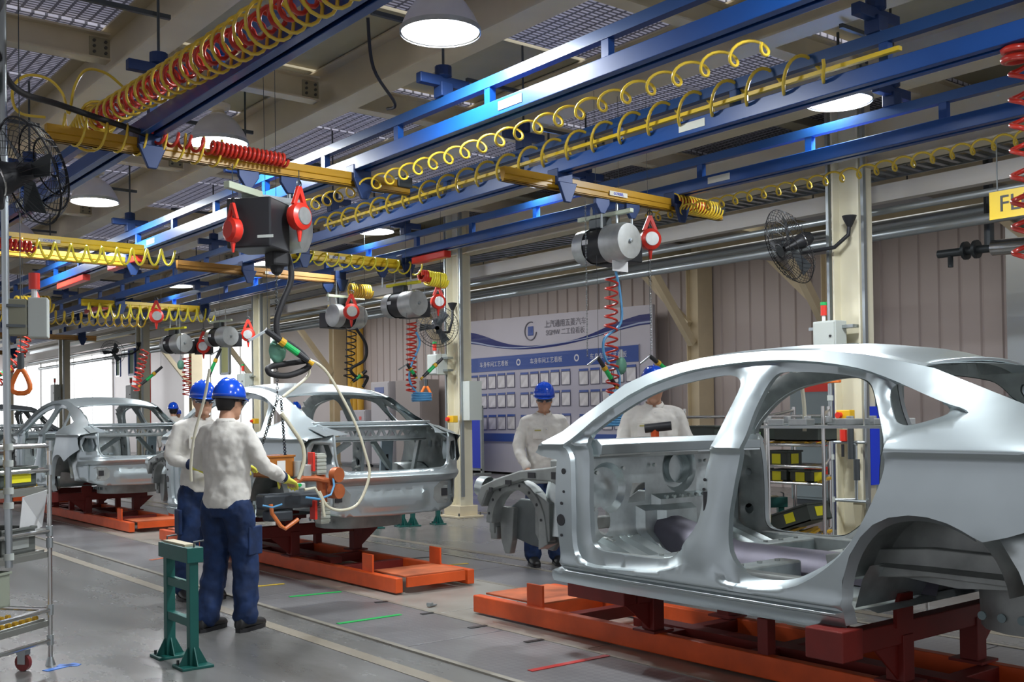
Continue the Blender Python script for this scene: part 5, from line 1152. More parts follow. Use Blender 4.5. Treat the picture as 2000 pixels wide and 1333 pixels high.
# ================================================================ FLOOR MARKS
tg = mat('green_tape', (.005, .36, .07), .5); tr = mat('red_tape', (.42, .03, .025), .5); ty = mat('yellow_tape', (.55, .38, .03), .5); tk = mat('black_tape', (.02, .02, .02), .5); tb = mat('blue_tape', (.01, .16, .62), .5); to_ = mat('orange_red_tape', (.55, .12, .04), .5)
TP = [((3.66, 6.65), (4.18, 6.65), tg, 'green tape line on the plates between the second and nearest carriers'), ((3.92, 7.92), (4.36, 7.86), tg, 'green tape line beside the second carrier, right of the front worker'), ((5.70, 6.68), (6.12, 6.64), tg, 'green tape line behind the nearest carrier\'s deck plate'),
      ((3.86, 8.62), (4.2, 8.58), ty, 'yellow tape line on the plates right of the front worker\'s trousers'), ((5.80, 8.57), (6.13, 8.51), ty, 'yellow tape line beyond the second carrier\'s end plate'), ((3.80, 4.69), (4.40, 4.68), tr, 'dark red tape line near the bottom middle'), ((5.65, 4.6), (5.95, 4.58), tr, 'red tape line glimpsed under the nearest body'),
      ((4.30, 7.22), (4.40, 7.19), tk, 'first short black tape tick, beside the second carrier\'s end'), ((4.30, 6.56), (4.40, 6.55), tk, 'second short black tape tick, in the gap between carriers'), ((4.26, 5.91), (4.40, 5.90), tk, 'third short black tape tick, beside the nearest carrier'), ((4.26, 5.30), (4.40, 5.29), tk, 'fourth and nearest short black tape tick'), ((5.88, 9.22), (6.12, 9.17), tk, 'black tape line beyond the second carrier, next to a guide plate'),
      ((8.0, 10.40), (8.5, 10.5), tb, 'blue floor mark near the front end of the nearest body'), ((9.2, 12.0), (9.5, 12.02), tb, 'blue floor mark in front of the stepped-base column'), ((3.88, 11.0), (4.15, 11.1), to_, 'faint orange line left of the green stand'), ((3.84, 10.2), (4.1, 10.3), to_, 'lower faint orange line left of the green stand')]
for a, b, m_, lab in TP:
    z = .0105 if 3.6 < a[0] < 6.4 else .003
    o = G().bar((a[0], a[1], z), (b[0], b[1], z), .045, .003).build('floor_tape', m_, org=(a[0], a[1], z)); tag(o, lab, 'tape', 'tape marks on the floor')
o = G().bar((1.70, 6.58, .002), (1.90, 6.66, .002), .05, .003).bar((1.80, 6.68, .002), (1.90, 6.60, .002), .05, .003).build('floor_tape', tb); tag(o, 'blue corner mark at the foot of the bin rack', 'tape', 'tape marks on the floor')
for (x, y, lab) in ((4.53, 6.76, 'loose metal clip on the pale plate between the two carriers'), (4.20, 11.1, 'small dark clip near the second carrier\'s left end')):
    o = G().box((x, y, .02), (.09, .03, .012), .3).box((x-.02, y, .033), (.04, .04, .02), .3).build('metal_clip', zinc, org=(x, y, 0), bevel=.004); tag(o, lab, 'clip')

# ================================================================ GREEN STANDS
def stand(lab, loc, rz, h=.66, w=.37):
    t = local('green_stand', lab, 'stand', loc, 'teal steel stands', rz)
    for s_ in (-1, 1):
        o = G().box((0, s_*w/2, h/2), (.055, .055, h-.02)).build('leg', teal, t, bevel=.004)
        G().box((0, s_*w/2, .008), (.19, .17, .016)).build('foot_plate', teal, o, bevel=.003)
        g = G()
        for a in range(4):
            d = V((cos(a*pi/2), sin(a*pi/2), 0)); g.add([V((0, s_*w/2, .016))+d*.025, V((0, s_*w/2, .016))+d*.085, V((0, s_*w/2, .12))+d*.03, V((0, s_*w/2, .016))+d*.025+V((d.y, -d.x, 0))*.006, V((0, s_*w/2, .016))+d*.085+V((d.y, -d.x, 0))*.006, V((0, s_*w/2, .12))+d*.03+V((d.y, -d.x, 0))*.006], [(0, 1, 2), (5, 4, 3), (0, 3, 4, 1), (1, 4, 5, 2), (2, 5, 3, 0)])
        g.build('foot_gusset', teal, o)
        g = G()
        for dx in (-.07, .07): g.cyl((dx, s_*w/2+.055, .016), (dx, s_*w/2+.055, .04), .009, n=6)
        g.build('anchor_nuts', dgrey, o)
    for z in (.26, .47): G().box((0, 0, z*h/.66), (.045, w-.05, .05)).build('rung', teal, t, bevel=.003)
    G().box((0, 0, h), (.10, w+.10, .09)).build('top_channel', teal, t, bevel=.004)
    G().box((-.0, .02, h+.05), (.065, w-.02, .015)).build('worn_top_pad', mat('worn_pad', (.50, .44, .30), .6), t)
    for s_ in (-1, 1): G().tube([(0, s_*(w/2+.03), h+.03), (0, s_*(w/2+.03), h+.075), (.06, s_*(w/2+.03), h+.08)], .006, 6).build('hook', dgrey, t)
    return t
s0 = stand('teal steel stand with two rungs, in front of the chatting workers', (2.40, 6.29, 0), 0)
copy_tree(s0, (7.55, 6.05, 0), 'teal stand behind the nearest body, seen through its rear door', R(60))
copy_tree(s0, (7.45, 12.10, 0), 'teal stand left below the tail of the second body', R(80))
copy_tree(s0, (7.95, 12.0, 0), 'teal stand right below the tail of the second body', R(80))

# ================================================================ LEFT BIN RACK (rotated flow rack)
t = local('flow_rack', 'chromed pipe flow rack with bins on amber rollers at the left edge', 'rack', (1.77, 6.73, 0), None, R(37.7))
# own frame: -x runs along the front to the left, +y away from the camera
W_, D_ = .95, .55
for (x, y) in ((0, 0), (-W_, 0), (0, D_), (-W_, D_)):
    G().cyl((x, y, .05), (x, y, 1.34), .014, n=12).build('post', chrome, t, True)
for z in (1.31, 1.165, .80, .33, .15):
    for (a, b) in (((0, 0), (-W_, 0)), ((0, D_), (-W_, D_)), ((0, 0), (0, D_))):
        if z == .15 and a[1] == 0 and b[0] == 0: continue
        o = G().cyl((*a, z), (*b, z), .014, n=10).build('cross_pipe', chrome, t, True)
for (x, y) in ((0, 0), (0, D_)):
    for z in (1.31, 1.165, .80, .73, .33, .15): G().cyl((x, y, z-.03), (x, y, z+.03), .020, n=10).build('joint_clamp', zinc, t, True)
shelf_m = mat('perforated_zinc', (.35, .36, .33), .4, .7)
for z, mm in ((1.04, 1), (.66, 0), (.25, 1)):
    G().box((-W_/2, .012, z), (W_-.02, .012, .035)).box((-W_/2, D_-.02, z+.03), (W_-.02, .012, .035)).build('shelf_lip', shelf_m, t)
    for k in range(6):
        y0 = .03+k*.095
        G().bar((-W_+.02, y0, z+.012), (-.02, y0, z+.02), .016, .022).build('roller_track', shelf_m, t)
        if z != .66:
            g = G()
            for i in range(16): g.cyl((-W_+.06+i*.057, y0+.036, z+.030), (-W_+.06+i*.057, y0+.058, z+.030), .016, n=8)
            g.build('roller_wheels', amber, t)['kind'] = 'stuff'
for (x, y) in ((-.16, .06), (-.80, .06), (-.16, D_), (-.80, D_)):
    o = G().cyl((x-.012, y, .05), (x+.012, y, .05), .05, n=18).build('caster_wheel', mat('caster_red', (.20, .03, .03), .4), t, True)
    G().box((x, y, .11), (.045, .06, .03)).box((x+.018, y, .075), (.006, .05, .07)).box((x-.018, y, .075), (.006, .05, .07)).build('caster_fork', zinc, o)
G().cyl((0, 0, .0), (0, 0, .05), .03, .014, n=12).build('levelling_foot', zinc, t, True)
def crate(lab, loc, rz, size, m_, label_m=None, grp='plastic part bins', lsize=(.10, .07), lz=0, name='parts_bin', tilt=0, fill=None):
    t = local(name, lab, 'bin', loc, grp, rz); t.rotation_euler.x = tilt
    x, y, z = size; w = .008
    g = G().box((0, 0, .006), (x, y, .012))
    for s_ in (-1, 1): g.box((s_*(x/2-w/2), 0, z/2), (w, y, z)).box((0, s_*(y/2-w/2), z/2), (x-2*w, w, z))
    g.build('bin_shell', m_, t)
    g = G()
    for s_ in (-1, 1): g.box((s_*(x/2), 0, z-.008), (.022, y+.02, .016)).box((0, s_*(y/2), z-.008), (x, .022, .016))
    g.build('bin_rim', m_, t, bevel=.003)
    if label_m:
        G().box((0, -y/2-.003, z*.5+lz), (lsize[0], .003, lsize[1])).build('bin_label', label_m, t)
        G().box((-x/2-.003, 0, z*.5+lz), (.003, lsize[0]*.9, lsize[1])).build('bin_label', label_m, t)
    if fill:
        g = G(); random.seed(int(x*1000+loc[1]*77))
        for k in range(16): g.box((random.uniform(-.35, .35)*x, random.uniform(-.35, .35)*y, z*.55+random.uniform(0, .25)*z), (.07, .025, .02), M.Rotation(random.uniform(0, 3), 3, V((random.random(), random.random(), random.random()))))
        g.build('metal_parts', fill, t)['kind'] = 'stuff'
    return t
def rk(x, y, z): # rack frame to world
    a = R(37.7); return (1.77+x*cos(a)-y*sin(a), 6.73+x*sin(a)+y*cos(a), z)
crate('dark bin with a yellow label on the upper shelf of the left rack', rk(-.24, .16, 1.075), R(37.7), (.30, .28, .12), binm, yellowl, lsize=(.20, .065))
crate('lower dark bin with a long yellow label on the upper shelf, nearest the left post', rk(-.62, .16, 1.075), R(37.7), (.34, .28, .12), binm, yellowl, lsize=(.20, .065))
crate('orange bin on top of the left rack, at the picture edge', rk(-.58, .14, 1.20), R(37.7), (.30, .26, .16), mat('orange_bin', (.75, .38, .03), .5))
crate('grey-green bin with a clear side on the middle shelf of the left rack', rk(-.23, .20, .69), R(37.7), (.28, .34, .15), mat('smoky_bin', (.12, .13, .12), .35), mat('clear_side', (.33, .35, .33), .3), lsize=(.16, .09))
crate('dark bin of parts at the far left of the middle shelf', rk(-.62, .20, .69), R(37.7), (.34, .34, .17), binm, fill=silver)
crate('long white tray of bottles at the left edge of the rack', rk(-.36, .10, .40), R(37.7), (.13, .12, .20), mat('milky_plastic', (.30, .33, .26), .4), name='plastic_jug')
o = G().add([rk(-.26, -.02, 1.02), rk(-.06, -.03, 1.05), rk(.06, .10, .82), rk(-.20, .06, .76)], [(0, 1, 2, 3)]).build('hanging_sheet', white, org=rk(-.1, 0, 1.0), fix=False)
sd = o.modifiers.new('s', 'SOLIDIFY'); sd.thickness = .003; tag(o, 'white sheet of paper hanging askew from the left rack', 'paper')
t = thing('corner_pole', 'tall zinc pole at the left edge carrying a switch box', 'pole', (1.44, 6.28, .82))
px, py = 1.44, 6.28
G().cyl((px, py, .66), (px-.02, py, 4.6), .020, n=12).build('pole', zinc, t, True)
for z in (.70, .98, 1.06, 1.21, 1.30): G().cyl((px, py, z), (px, py, z+.035), .027, n=12).build('pole_joint', lgrey, t, True)
t = thing('pole_switch_box', 'grey switch box with a red beacon on the tall left pole', 'switch box', (1.58, 6.28, 2.05))
G().box((1.60, 6.27, 2.03), (.10, .12, .22), R(-20)).build('box_body', lgrey, t, bevel=.006)
G().box((1.49, 6.30, 2.03), (.12, .10, .20), R(-20)).build('rear_box', mat('olive_box', (.28, .28, .20), .5), t, bevel=.006)
for z in (2.09, 1.98): G().box((1.50, 6.26, z), (.14, .05, .015)).build('clamp_band', dgrey, t)
G().cyl((1.58, 6.28, 2.14), (1.58, 6.28, 2.19), .016, n=10).build('beacon_stem', white, t)
G().cyl((1.58, 6.28, 2.19), (1.58, 6.28, 2.28), .030, n=14).build('red_beacon', red, t, True)
# ================================================================ RIGHT BIN RACK behind the nearest body
t = thing('flow_rack', 'pipe rack of dark bins with yellow labels behind the nearest body', 'rack', (7.8, 6.0, 0))
for (x, y) in ((7.35, 5.82), (7.35, 7.1), (7.74, 5.82), (7.74, 7.1), (7.35, 5.24), (7.74, 5.46)):
    G().cyl((x, y, 0), (x, y, 1.50), .016, n=10).build('post', chrome, t, True)
for z in (1.42, 1.18, 1.00, .86, .42):
    for (a, b) in (((7.35, 5.24), (7.35, 7.1)), ((7.74, 5.46), (7.74, 7.1)), ((7.35, 5.82), (7.74, 5.82)), ((7.35, 5.24), (7.74, 5.46)), ((7.35, 7.1), (7.74, 7.1))):
        G().cyl((*a, z), (*b, z+(.05 if a[0] != b[0] else 0)), .013, n=8).build('cross_pipe', chrome, t, True)
for z in (1.19, .87, .43):
    for k in range(5):
        G().bar((7.36, 5.30+.12*k, z), (7.74 if k > 1 else 7.6, 5.36+.12*k, z+.03), .03, .02).build('roller_track', amber, t)
bins = [((7.52, 6.05, 1.21), (.26, .42, .16), None, 'long grey bin on the upper shelf of the right rack'), ((7.52, 5.54, 1.21), (.26, .44, .15), None, 'widest dark bin on the upper shelf near the column'), ((7.5, 6.62, 1.21), (.26, .42, .13), None, 'bin of shiny parts at the left end of the upper shelf'),
        ((7.46, 6.02, .93+.06), (.20, .20, .13), 1, 'upper bin with a yellow label, left of the rack post'), ((7.46, 5.72, .99), (.20, .22, .14), 1, 'upper bin with a yellow label, right of the rack post'), ((7.46, 6.03, .87), (.20, .22, .10), 1, 'lower bin with pale and yellow labels left of the post'), ((7.46, 5.72, .87), (.20, .20, .10), 1, 'lower bin with a yellow label right of the post'), ((7.46, 5.48, .87), (.20, .20, .10), 1, 'rightmost low bin with a yellow label before the amber rollers')]
for k, (c, s_, l, lab) in enumerate(bins):
    b_ = crate(lab, c, 0, s_, binm, yellowl if l else None, lsize=(.10, .085), fill=silver if k in (0, 2) else None)
crate('tilted dark bin with a yellow label on the bottom shelf of the right rack', (7.55, 5.60, .49), R(0), (.30, .40, .15), binm, yellowl, lsize=(.11, .08), tilt=R(-18))
o = G().box((7.38, 6.02, 1.26), (.006, .24, .05)).build('shelf_card', mat('green_card', (.35, .62, .30), .5), org=(7.38, 6.02, 1.26)); tag(o, 'pale green card on the upper shelf of the right rack', 'card')
t = thing('work_table', 'low chromed table of silver parts behind the cowl of the nearest body', 'table', (6.9, 6.9, 0))
for (x, y) in ((6.7, 6.0), (7.1, 6.0)): 
    for yy in (5.2, 6.6): G().cyl((x, yy, 0), (x, yy, 1.36), .014, n=8).build('leg', chrome, t, True)
G().box((6.9, 5.9, 1.34), (.5, 1.5, .02)).build('table_top', zinc, t)
t.location = (6.9, 5.9, 0); 
for c in kids(t): c['_o'] = (6.9, 6.9, 0)
random.seed(5)
for k in range(7):
    x, y = 6.75+random.random()*.3, 4.35+.2*k
    # parts lying on the table
    o = G().box((6.9+random.uniform(-.15, .15), 4.3+.19*k, 1.375), (.16, .12, .05), random.random()*3).cyl((6.9, 4.3+.19*k, 1.37), (6.9, 4.3+.19*k, 1.42), .03, n=8).build('metal_bracket', silver, org=(6.9, 4.3+.19*k, 1.35), bevel=.006)
    tag(o, 'small silver bracket on the table behind the cowl, %s' % ['nearest the camera', 'second nearest', 'third nearest', 'in the middle', 'third from the far end', 'second from the far end', 'last at the far end'][k], 'bracket', 'silver brackets on the table behind the cowl')

# ================================================================ WELD GUN by the second body
t = thing('weld_gun', 'orange-brown hanging weld gun with pale clamp blocks at the second body', 'weld gun', (3.9, 7.65, .9))
def blk(x, y, z, nm, lab=None):
    g = G()
    for k in range(5): g.box((x, y, z+.03*k), (.085, .10, .024))
    g.box((x, y, z+.06), (.075, .085, .17)); return g.build(nm, mat('pale_cast_block', (.45, .48, .42), .5, .3), t, bevel=.003)
blk(4.04, 7.62, 1.03, 'upper_clamp_block'); blk(4.07, 7.62, .64, 'lower_clamp_block')
G().box((3.965, 7.60, 1.11), (.022, .09, .15)).build('upper_red_plate', red, t, bevel=.004)
G().box((3.98, 7.60, .73), (.022, .09, .15)).build('lower_red_plate', red, t, bevel=.004)
G().lathe([(0, -.03), (.06, -.03), (.065, 0), (.06, .03), (0, .03)], (4.165, 7.56, 1.0), (.3, -1, 0), 18).build('orange_disc', copper, t, True, ang=30)
G().lathe([(0, -.04), (.06, -.04), (.06, .04), (0, .04)], (4.16, 7.56, .87), (.3, -1, 0), 18).build('lower_disc', copper, t, True, ang=30)
G().tube([(3.79, 7.60, .94), (3.88, 7.60, .985), (4.0, 7.6, .98), (4.12, 7.6, .95), (4.14, 7.6, .82)], .028, 10).build('forked_arm', copper, t, True)
G().tube([(4.07, 7.66, 1.05), (4.09, 7.66, .85), (4.09, 7.66, .66)], .04, 10).build('yoke', copper, t, True)
G().box((3.80, 7.68, .81), (.48, .16, .12)).build('transformer_body', mat('transformer_dark', (.05, .06, .07), .4, .3), t, bevel=.02)
G().box((3.70, 7.66, .70), (.20, .14, .08)).build('lower_housing', mat('transformer_dark', (.05, .06, .07)), t, bevel=.015)
G().tube([(3.59, 7.55, .80), (3.60, 7.55, .73), (3.67, 7.55, .63), (3.71, 7.55, .605), (3.82, 7.55, .67)], .016, 10).build('orange_handle_loop', mat('handle_orange', (.70, .20, .06), .4), t, True)
G().box((3.80, 7.52, .93), (.13, .05, .045), R(15)).build('trigger_grip', lgrey, t, bevel=.01)
G().cyl((3.80, 7.49, .94), (3.80, 7.47, .94), .014, n=10).build('green_button', greenp, t)
G().cyl((3.86, 7.62, 1.0), (3.86, 7.62, 1.12), .04, n=12).build('rotary_joint', silver, t, True)
G().box((3.92, 7.62, 1.03), (.07, .08, .12)).build('valve_block', silver, t, bevel=.006)
for k, P in enumerate([[(3.85, 7.5, .90), (3.94, 7.5, .91), (4.0, 7.5, .82), (4.02, 7.5, .68)], [(3.50, 7.5, .80), (3.58, 7.5, .78), (3.66, 7.5, .80)]]):
    G().tube(P, .012 if k == 0 else .007, 8).build('cream_hose' if k == 0 else 'blue_hose', hoseC if k == 0 else hoseB, t, True)
G().tube([(4.12, 7.54, 1.0), (4.12, 7.52, .92), (4.08, 7.5, .85), (3.98, 7.5, .82), (3.86, 7.5, .84)], .009, 8).build('blue_hose', hoseB, t, True)
b_ = crate('orange-brown box with a white label hanging beside the front worker', (3.70, 7.72, 1.0), R(8), (.24, .20, .17), orgbox, white, None, (.075, .085), name='hanging_box')
G().box((0, 0, .165), (.21, .17, .004)).build('blue_lining', nv2, b_)
# ================================================================ PEOPLE
def loft(g, secs, n=16):
    """secs: (centre, half-width, half-depth[, xdir, ydir]) rings closed at both ends"""
    rings = []
    for s_ in secs:
        c = V(s_[0]); xd = V(s_[3]) if len(s_) > 3 else V((1, 0, 0)); yd = V(s_[4]) if len(s_) > 4 else V((0, 1, 0))
        rings.append([c+xd*s_[1]*cos(2*pi*k/n)+yd*s_[2]*sin(2*pi*k/n) for k in range(n)])
    vs = [p for r_ in rings for p in r_]; m = len(rings)
    fs = [(i*n+k, i*n+(k+1) % n, (i+1)*n+(k+1) % n, (i+1)*n+k) for i in range(m-1) for k in range(n)]
    fs += [tuple(range(n))[::-1], tuple((m-1)*n+k for k in range(n))]
    return g.add(vs, fs)
def limb(g, pts, rads, n=14):
    P = [V(p) for p in pts]; out = []; rr = []
    for i in range(len(P)-1):
        for k in range(4): out.append(P[i].lerp(P[i+1], k/4)); rr.append(rads[i]+(rads[i+1]-rads[i])*k/4)
    out.append(P[-1]); rr.append(rads[-1])
    for _ in range(2): out = [out[0]]+[(out[i-1]+out[i]*2+out[i+1])/4 for i in range(1, len(out)-1)]+[out[-1]]
    g.tube(out, 1, n, rr); g.ball(out[0], rr[0], 12); g.ball(out[-1], rr[-1], 12); return g
def hand(g, w_, d, pn, s=1., curl=.6, side=1):
    """palm and five fingers: w_ wrist, d direction of the hand, pn palm normal (fingers curl towards it)"""
    w_ = V(w_); d = V(d).normalized(); pn = V(pn); pn = (pn-d*pn.dot(d)).normalized(); sd = d.cross(pn)*side
    loft(g, [(w_-d*.02*s, .026*s, .019*s, sd, pn), (w_+d*.02*s, .034*s, .017*s, sd, pn), (w_+d*.065*s, .042*s, .016*s, sd, pn), (w_+d*.095*s, .040*s, .013*s, sd, pn)])
    for k, (o_, L) in enumerate(((-.030, .060), (-.010, .076), (.011, .080), (.031, .072))):
        p = w_+d*.085*s+sd*o_*s; dd = d; P = [p]
        for j in range(3):
            a = curl*(.5+.5*j); dd2 = (d*cos(a)+pn*sin(a)).normalized(); P.append(P[-1]+dd2*L*s*(.42, .33, .25)[j])
        limb(g, P, [.0098*s, .009*s, .0083*s, .0072*s], 8)
    p = w_+d*.02*s+sd*.030*s
    limb(g, [p, p+(d*.55+sd*.6+pn*.35).normalized()*.038*s, p+(d*.55+sd*.6+pn*.35).normalized()*.038*s+(d*.8+sd*.15+pn*.5).normalized()*.032*s, p+(d*.55+sd*.6+pn*.35).normalized()*.038*s+(d*.7+pn*.7).normalized()*.055*s], [.013*s, .0115*s, .010*s, .008*s], 8)
    return g
def remesh(o, vox, sm_=4, it=None):
    r_ = o.modifiers.new('remesh', 'REMESH'); r_.mode = 'VOXEL'; r_.voxel_size = vox; r_.use_smooth_shade = True
    s_ = o.modifiers.new('smooth', 'SMOOTH'); s_.iterations = sm_; s_.factor = .5
    return o
folds = bpy.data.textures.new('cloth_folds', 'CLOUDS'); folds.noise_scale = .11; folds.noise_depth = 2
def wrinkle(o, k, mid=.5):
    d = o.modifiers.new('folds', 'DISPLACE'); d.texture = folds; d.strength = k; d.mid_level = mid; d.texture_coords = 'LOCAL'; return o
HA = [(-1, .30, 1), (1, .30, 1)]
def person(label, loc, rz, H=1.72, head_turn=0., head_nod=0., arms=None, feet=None, lean=(0, 0), goggles=True, gloves=None, detail=True, tool_belt=False, short=False):
    """figure facing its own +y; sizes for a height H without the helmet"""
    s = H/1.72
    t = local('person', label, 'person', loc, None, rz)
    lx, ly = lean
    def L(x, y, z): k = max(0, z-.9)/.8; return V((x*s+lx*k, y*s+ly*k, z*s))
    feet = feet or [(-.12, .0), (.12, .0)]; knee = []
    sh = [L(-.172, -.01, 1.40), L(.172, -.01, 1.40)]
    hip = [L(-.09, 0, .90), L(.09, 0, .90)]
    arms = arms or [((-.26, -.03, 1.13), (-.26, .06, .88)), ((.26, -.03, 1.13), (.26, .06, .88))]
    el = [L(*arms[0][0]), L(*arms[1][0])]; wr = [L(*arms[0][1]), L(*arms[1][1])]
    hc = L(0, .025, 1.60); nk = L(0, -.01, 1.47)
    HT = M.Rotation(head_turn, 3, 'Z') @ M.Rotation(head_nod, 3, 'X')
    def Hd(x, y, z): return hc+HT @ V((x*s, y*s, z*s))
    # ---- body: one continuous surface
    g = G(); hx = HT @ V((1, 0, 0)); hy = HT @ V((0, 1, 0))
    loft(g, [(Hd(0, .035, -.118), .022*s, .022*s, hx, hy), (Hd(0, .028, -.105), .045*s, .050*s, hx, hy), (Hd(0, .018, -.075), .061*s, .072*s, hx, hy), (Hd(0, .005, -.035), .070*s, .086*s, hx, hy), (Hd(0, 0, .0), .073*s, .092*s, hx, hy), (Hd(0, -.005, .04), .075*s, .096*s, hx, hy), (Hd(0, -.008, .08), .068*s, .085*s, hx, hy), (Hd(0, -.01, .105), .045*s, .058*s, hx, hy), (Hd(0, -.01, .118), .02*s, .025*s, hx, hy)], 24)
    loft(g, [(Hd(0, .092, .022), .010*s, .012*s, hx, hy), (Hd(0, .100, .0), .012*s, .014*s, hx, hy), (Hd(0, .108, -.018), .017*s, .016*s, hx, hy), (Hd(0, .098, -.032), .014*s, .012*s, hx, hy)], 10)
    g.ball(Hd(0, .086, -.056), .021*s, 12, (1, .5, .28)); g.ball(Hd(0, .082, -.066), .020*s, 12, (1, .5, .32)); g.ball(Hd(0, .072, -.100), .024*s, 12)
    for q in (-1, 1):
        g.ball(Hd(q*.036, .062, -.020), .026*s, 12); g.ball(Hd(q*.074, -.005, -.012), .020*s, 10, (.35, .7, 1.5)); g.ball(Hd(q*.033, .078, .024), .022*s, 10, (1.2, .5, .4))
    limb(g, [L(0, -.03, 1.40), nk, Hd(0, -.012, -.07)], [.062*s, .056*s, .054*s])
    loft(g, [(L(0, -.01, .86), .13*s, .09*s), (L(0, 0, .95), .145*s, .10*s), (L(0, 0, 1.08), .135*s, .095*s), (L(0, 0, 1.25), .155*s, .105*s), (L(0, 0, 1.38), .15*s, .080*s), (L(0, -.01, 1.44), .09*s, .055*s)])
    for i in (0, 1):
        limb(g, [sh[i]+V((0, 0, -.03)), el[i], wr[i]], [.034*s, .035*s, .027*s])
        d = (wr[i]-el[i]).normalized(); pn = V((-1 if i else 1, .3, -.2))
        if gloves and gloves[i] is not None: pn = V(gloves[i])
        hand(g, wr[i]+d*.01, d, pn, s, .55, 1 if i else -1)
        fx, fy = feet[i]; k_ = V((fx*s*.8, (fy*.5+.04)*s, .49*s)); a_ = V((fx*s, (fy-.03)*s, .09*s))
        knee.append((k_, a_)); limb(g, [hip[i], k_, a_], [.078*s, .052*s, .036*s])
        loft(g, [(a_+V((0, -.05, -.05))*s, .025*s, .02*s, (1, 0, 0), (0, 0, 1)), (a_+V((0, .02, -.045))*s, .036*s, .035*s, (1, 0, 0), (0, 0, 1)), (a_+V((0, .12, -.06))*s, .038*s, .022*s, (1, 0, 0), (0, 0, 1)), (a_+V((0, .17, -.065))*s, .02*s, .014*s, (1, 0, 0), (0, 0, 1))])
    b = g.build('body', skin, t); remesh(b, .0085 if detail else .014, 2)
    # ---- hair under the helmet
    g = G(); loft(g, [(Hd(0, -.035, -.062), .05*s, .055*s, hx, hy), (Hd(0, -.024, -.03), .071*s, .078*s, hx, hy), (Hd(0, -.018, .02), .080*s, .092*s, hx, hy), (Hd(0, -.012, .07), .076*s, .092*s, hx, hy), (Hd(0, -.01, .11), .05*s, .06*s, hx, hy)], 20); g.build('hair', hair, t, True, ang=80)
    # ---- helmet
    g = G(); n = 28; vs = []; fs = []; rows = 9
    for j in range(rows):
        a = pi/2*j/(rows-1)
        for k in range(n):
            th = 2*pi*k/n; rx, ry = .101, .124; z = .133*sin(a); c_ = cos(a)**.8 if j < rows-1 else 0
            vs.append(Hd(rx*c_*cos(th), -.005+ry*c_*sin(th), .030+z+(.012*max(0, 1-abs(cos(th))*5) if j > 3 and j < rows-1 else 0)))
    for j in range(rows-1):
        for k in range(n): fs.append((j*n+k, j*n+(k+1) % n, (j+1)*n+(k+1) % n, (j+1)*n+k))
    g.add(vs, fs)
    o = g.build('helmet', helmet, t, True, ang=80, fix=True)
    md = o.modifiers.new('s', 'SOLIDIFY'); md.thickness = .004; md.offset = 1
    g = G(); pr = []
    for k in range(15):
        th = pi*(k/14); ex = .042*max(0, sin(th))**1.2
        pr.append((th, ex))
    vs = []; 
    for th, ex in pr: vs += [Hd(.103*cos(th), -.005+.126*sin(th), .034), Hd((.105+.1*ex)*cos(th), -.005+(.128+ex)*sin(th), .026-.18*ex)]
    g.add(vs, [(2*k, 2*k+1, 2*k+3, 2*k+2) for k in range(14)]); o2 = g.build('peak', helmet, o, True, ang=80); md = o2.modifiers.new('s', 'SOLIDIFY'); md.thickness = .004
    g = G(); g.lathe([(.099, 0), (.105, .0), (.105, .014), (.099, .014)], Hd(0, -.005, .020), HT @ V((0, 0, 1)), 24); g.v = [p+(hy*((p-Hd(0, -.005, .02)).dot(hy)*.24)) for p in g.v]; g.build('helmet_rim', mat('dark_helmet_band', (.03, .04, .07), .5), o, True)
    if goggles:
        g = G(); n = 11; vs = []
        for k in range(n):
            th = R(22+136*k/(n-1)); dz = .012*abs(cos(th))
            vs += [Hd(.080*cos(th), .012+.094*sin(th), -.024+dz), Hd(.082*cos(th), .014+.097*sin(th), .020)]
        g.add(vs, [(2*k, 2*k+1, 2*k+3, 2*k+2) for k in range(n-1)]); o3 = g.build('safety_glasses', lens, t, True, ang=80); md = o3.modifiers.new('s', 'SOLIDIFY'); md.thickness = .004
        g = G()
        for q in (-1, 1): g.bar(Hd(q*.077, .05, .012), Hd(q*.079, -.03, .005), .004, .008)
        g.build('temple_arms', black, o3)
    # ---- shirt
    g = G(); el2, wr2 = el, wr
    loft(g, [(L(0, 0, .86), .178*s, .125*s), (L(0, 0, .93), .182*s, .130*s), (L(0, .01, 1.05), .172*s, .128*s), (L(0, .005, 1.2), .185*s, .13*s), (L(0, 0, 1.33), .195*s, .122*s), (L(0, -.01, 1.41), .160*s, .090*s), (L(0, -.005, 1.448), .095*s, .078*s, (1, 0, 0), (0, 1, -.28)), (L(0, -.005, 1.462), .072*s, .070*s, (1, 0, 0), (0, 1, -.36))], 24)
    for i in (0, 1):
        e = el[i]+(wr[i]-el[i])*(.86 if not short else -.1)
        limb(g, [L(0, -.01, 1.42), sh[i]+V((0, 0, -.012))], [.052*s, .058*s]); limb(g, [L(0, -.005, 1.36), sh[i]+V((0, 0, -.05))], [.07*s, .058*s])
        limb(g, [sh[i]+V((.0, 0, -.015)), el[i], e], [.060*s, .056*s, .047*s] if not short else [.074*s, .072*s, .070*s])
    o = g.build('shirt', shirt, t); remesh(o, .011 if detail else .018, 5); wrinkle(o, .034)
    # collar
    g = G(); vs = []
    for k in range(17):
        th = R(100+340*k/16); c_, n_ = cos(th), sin(th); fr = max(0, n_)
        top = L(.066*c_*(1+.1*fr), -.010+.062*n_, 1.488-.030*fr); out = L(.082*c_, -.010+.080*n_, 1.462-.050*fr)
        vs += [top, out]
    g.add(vs, [(2*k, 2*k+1, 2*k+3, 2*k+2) for k in range(16)]); oc = g.build('collar', shirt, o, True); md = oc.modifiers.new('s', 'SOLIDIFY'); md.thickness = .005
